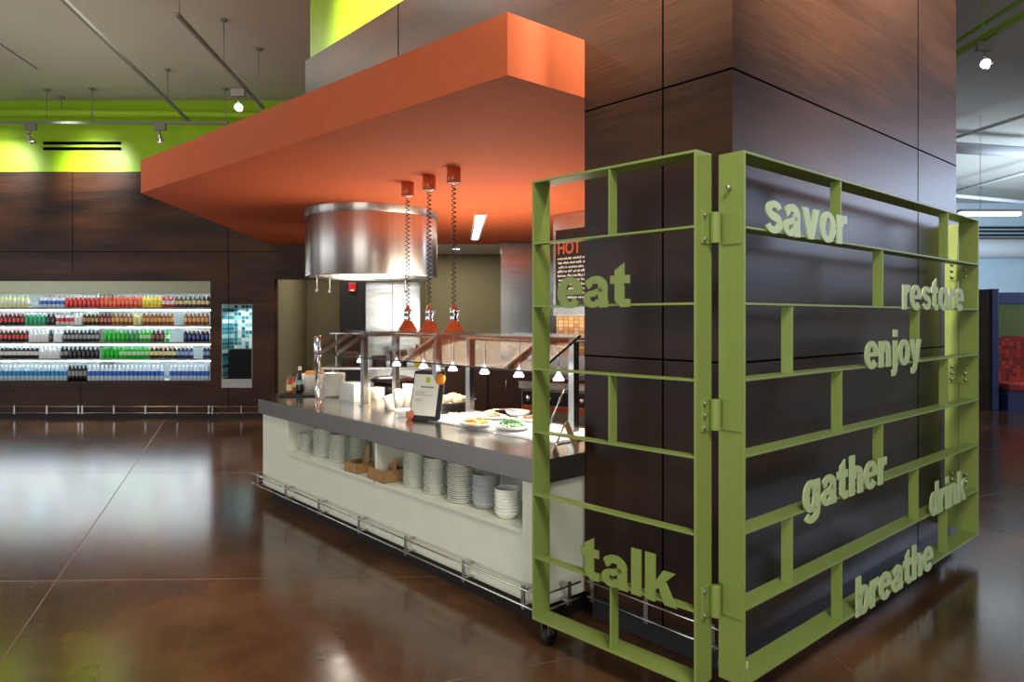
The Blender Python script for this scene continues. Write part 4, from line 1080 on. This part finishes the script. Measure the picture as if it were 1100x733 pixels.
# ------------------------------------------------------------------ gates
GSC = .983
def gpt(px, Y): Y *= GSC; return Vector((X_(px, Y), Y, 0))
ZT, ZB = 1.65+.702*GSC, 1.65-1.542*GSC
GA0, GA1 = gpt(571.5, 3.6), gpt(748, 2.915)
GB0, GB1 = gpt(799.5, 2.93), gpt(1051.5, 5.0)
def panel(P, Q, label, uprights, words, depth=.12, cast=None):
    d = Q-P; L = d.length; an = math.atan2(d.y, d.x); u = d.normalized()
    def t_of(px):
        k = (px-CX)/F; return (k*P.y-P.x)/(u.x-k*u.y)
    g = thing('gate_panel', label, 'gate', P, an)
    zz = [ZT-(ZT-ZB)*k/7 for k in range(8)]
    th = .012
    for x0 in (0, L-th): MB().box(x0, x0+th, 0, depth, ZB, ZT, .0015).build('stile', M['gate'], g)
    for i, z in enumerate(zz):
        if i in (0, 7):
            MB().box(th, L-th, 0, depth, z-th if i == 0 else z, z if i == 0 else z+th, .0015).build('top_rail' if i == 0 else 'bottom_rail', M['gate'], g)
        else:
            MB().box(th, L-th, 0, depth*(.42 if L < 2 else .75), z-.005, z+.005, .001).build('crossbar', M['gate'], g)
    for row, px in uprights:
        x = t_of(px); zt, zb = zz[row-1]-(th if row == 1 else .005), zz[row]+(.005 if row < 7 else th)
        MB().box(x-.005, x+.005, 0.002, depth*.46, zb, zt, .001).build('upright', M['gate'], g)
    for txt, row, pa, pb_, dz in words:
        xa, xb = t_of(pa), t_of(pb_)
        cut_word(txt, M['letter_lit'] if L > 2 else M['gate'], g, 'lettering', xa, xb-xa, .142, zz[row]-.010+dz, -.009, .008)
    return g, L, an, zz
gA, LA, aA, zz = panel(GA0, GA1, 'narrow green steel gate panel on casters with the words eat and talk', [(1, 654), (4, 654), (7, 655.5)],
    [('eat', 2, 600, 679, 0), ('talk', 6, 625, 727, -.0)])
gB, LB, aB, _ = panel(GB0, GB1, 'wide green steel screen panel with the words savor, restore, enjoy and gather',
    [(1, 904), (1, 1019), (2, 949), (3, 852), (3, 988), (4, 905), (4, 1019), (5, 949), (6, 852), (6, 987), (7, 905), (7, 1018)],
    [('savor', 1, 820, 908, 0), ('restore', 2, 968, 1034, 0), ('enjoy', 3, 928, 988, 0), ('gather', 5, 862, 951, 0), ('drink', 6, 998, 1036, 0), ('breathe', 7, 918, 1001, 0)])
# hinges (parts of the swinging panel)
for py in (243.5, 447, 650):
    Y = 2.93*GSC; z = Z_(py, Y); hh = .135/2
    h_ = MB().box(LA, LA+.006, .035, .10, z-hh, z+hh, .001).build('hinge_leaf', M['gate'], gA)
    dzs = (-.05, .05) if py != 447 else (-.05, 0, .05)
    for dz in dzs:
        MB().cyl((LA+.006, .05, z+dz), .009, .01, 12, 'X').build('bolt', M['bolt'], h_)
    MB().cyl((LA+.026, .105, z-hh+.004), .022, hh*2-.008, 20).build('hinge_barrel', M['gate'], gA)
    b_ = MB().box(-.006, 0, .01, .10, z-hh, z+hh, .001).build('hinge_leaf', M['gate'], gB)
MB().cyl((-.03, .06, Z_(201, 2.9)), .009, .03, 12, 'X').build('bolt', M['bolt'], gB)
# caster
def caster(g, x, y):
    m = MB(); m.box(x-.03, x+.03, y-.03, y+.03, ZB-.008, ZB, .001); m.box(x-.024, x-.019, y-.02, y+.03, ZB-.075, ZB-.008); m.box(x+.019, x+.024, y-.02, y+.03, ZB-.075, ZB-.008)
    f_ = m.build('caster_fork', M['chrome'], g)
    R_ = .045
    MB().cyl((x-.015, y+.01, R_+.001), R_, .03, 24, 'X').build('caster_wheel', M['rubber'], f_)
caster(gA, .05, .06)
caster(gA, LA-.06, .05)
# bar joining the wide panel to the tower
D2b = Vector((-math.sin(aB), math.cos(aB), 0))
m_ = MB().box(LB-.010, LB+.0, .125, .21, ZB+.02, ZT-.02, .0015).build('wall_bar', M['gate'], gB)
for py in (290, 402, 519):
    z = Z_(py, 5.0*GSC)
    m_ = MB().box(LB-.018, LB-.012, .06, .18, z-.07, z+.07, .001).build('joining_plate', M['gate'], gB)
    for y_ in (.075, .16):
        for dz in (-.045, 0, .045): MB().cyl((LB-.03, y_, z+dz), .010, .012, 12, 'X').build('bolt', M['bolt'], m_)
MB().box(.06, .14, .06, .16, ZB+.012, ZB+.04, .002).build('foot_block', M['letter_lit'], gB)
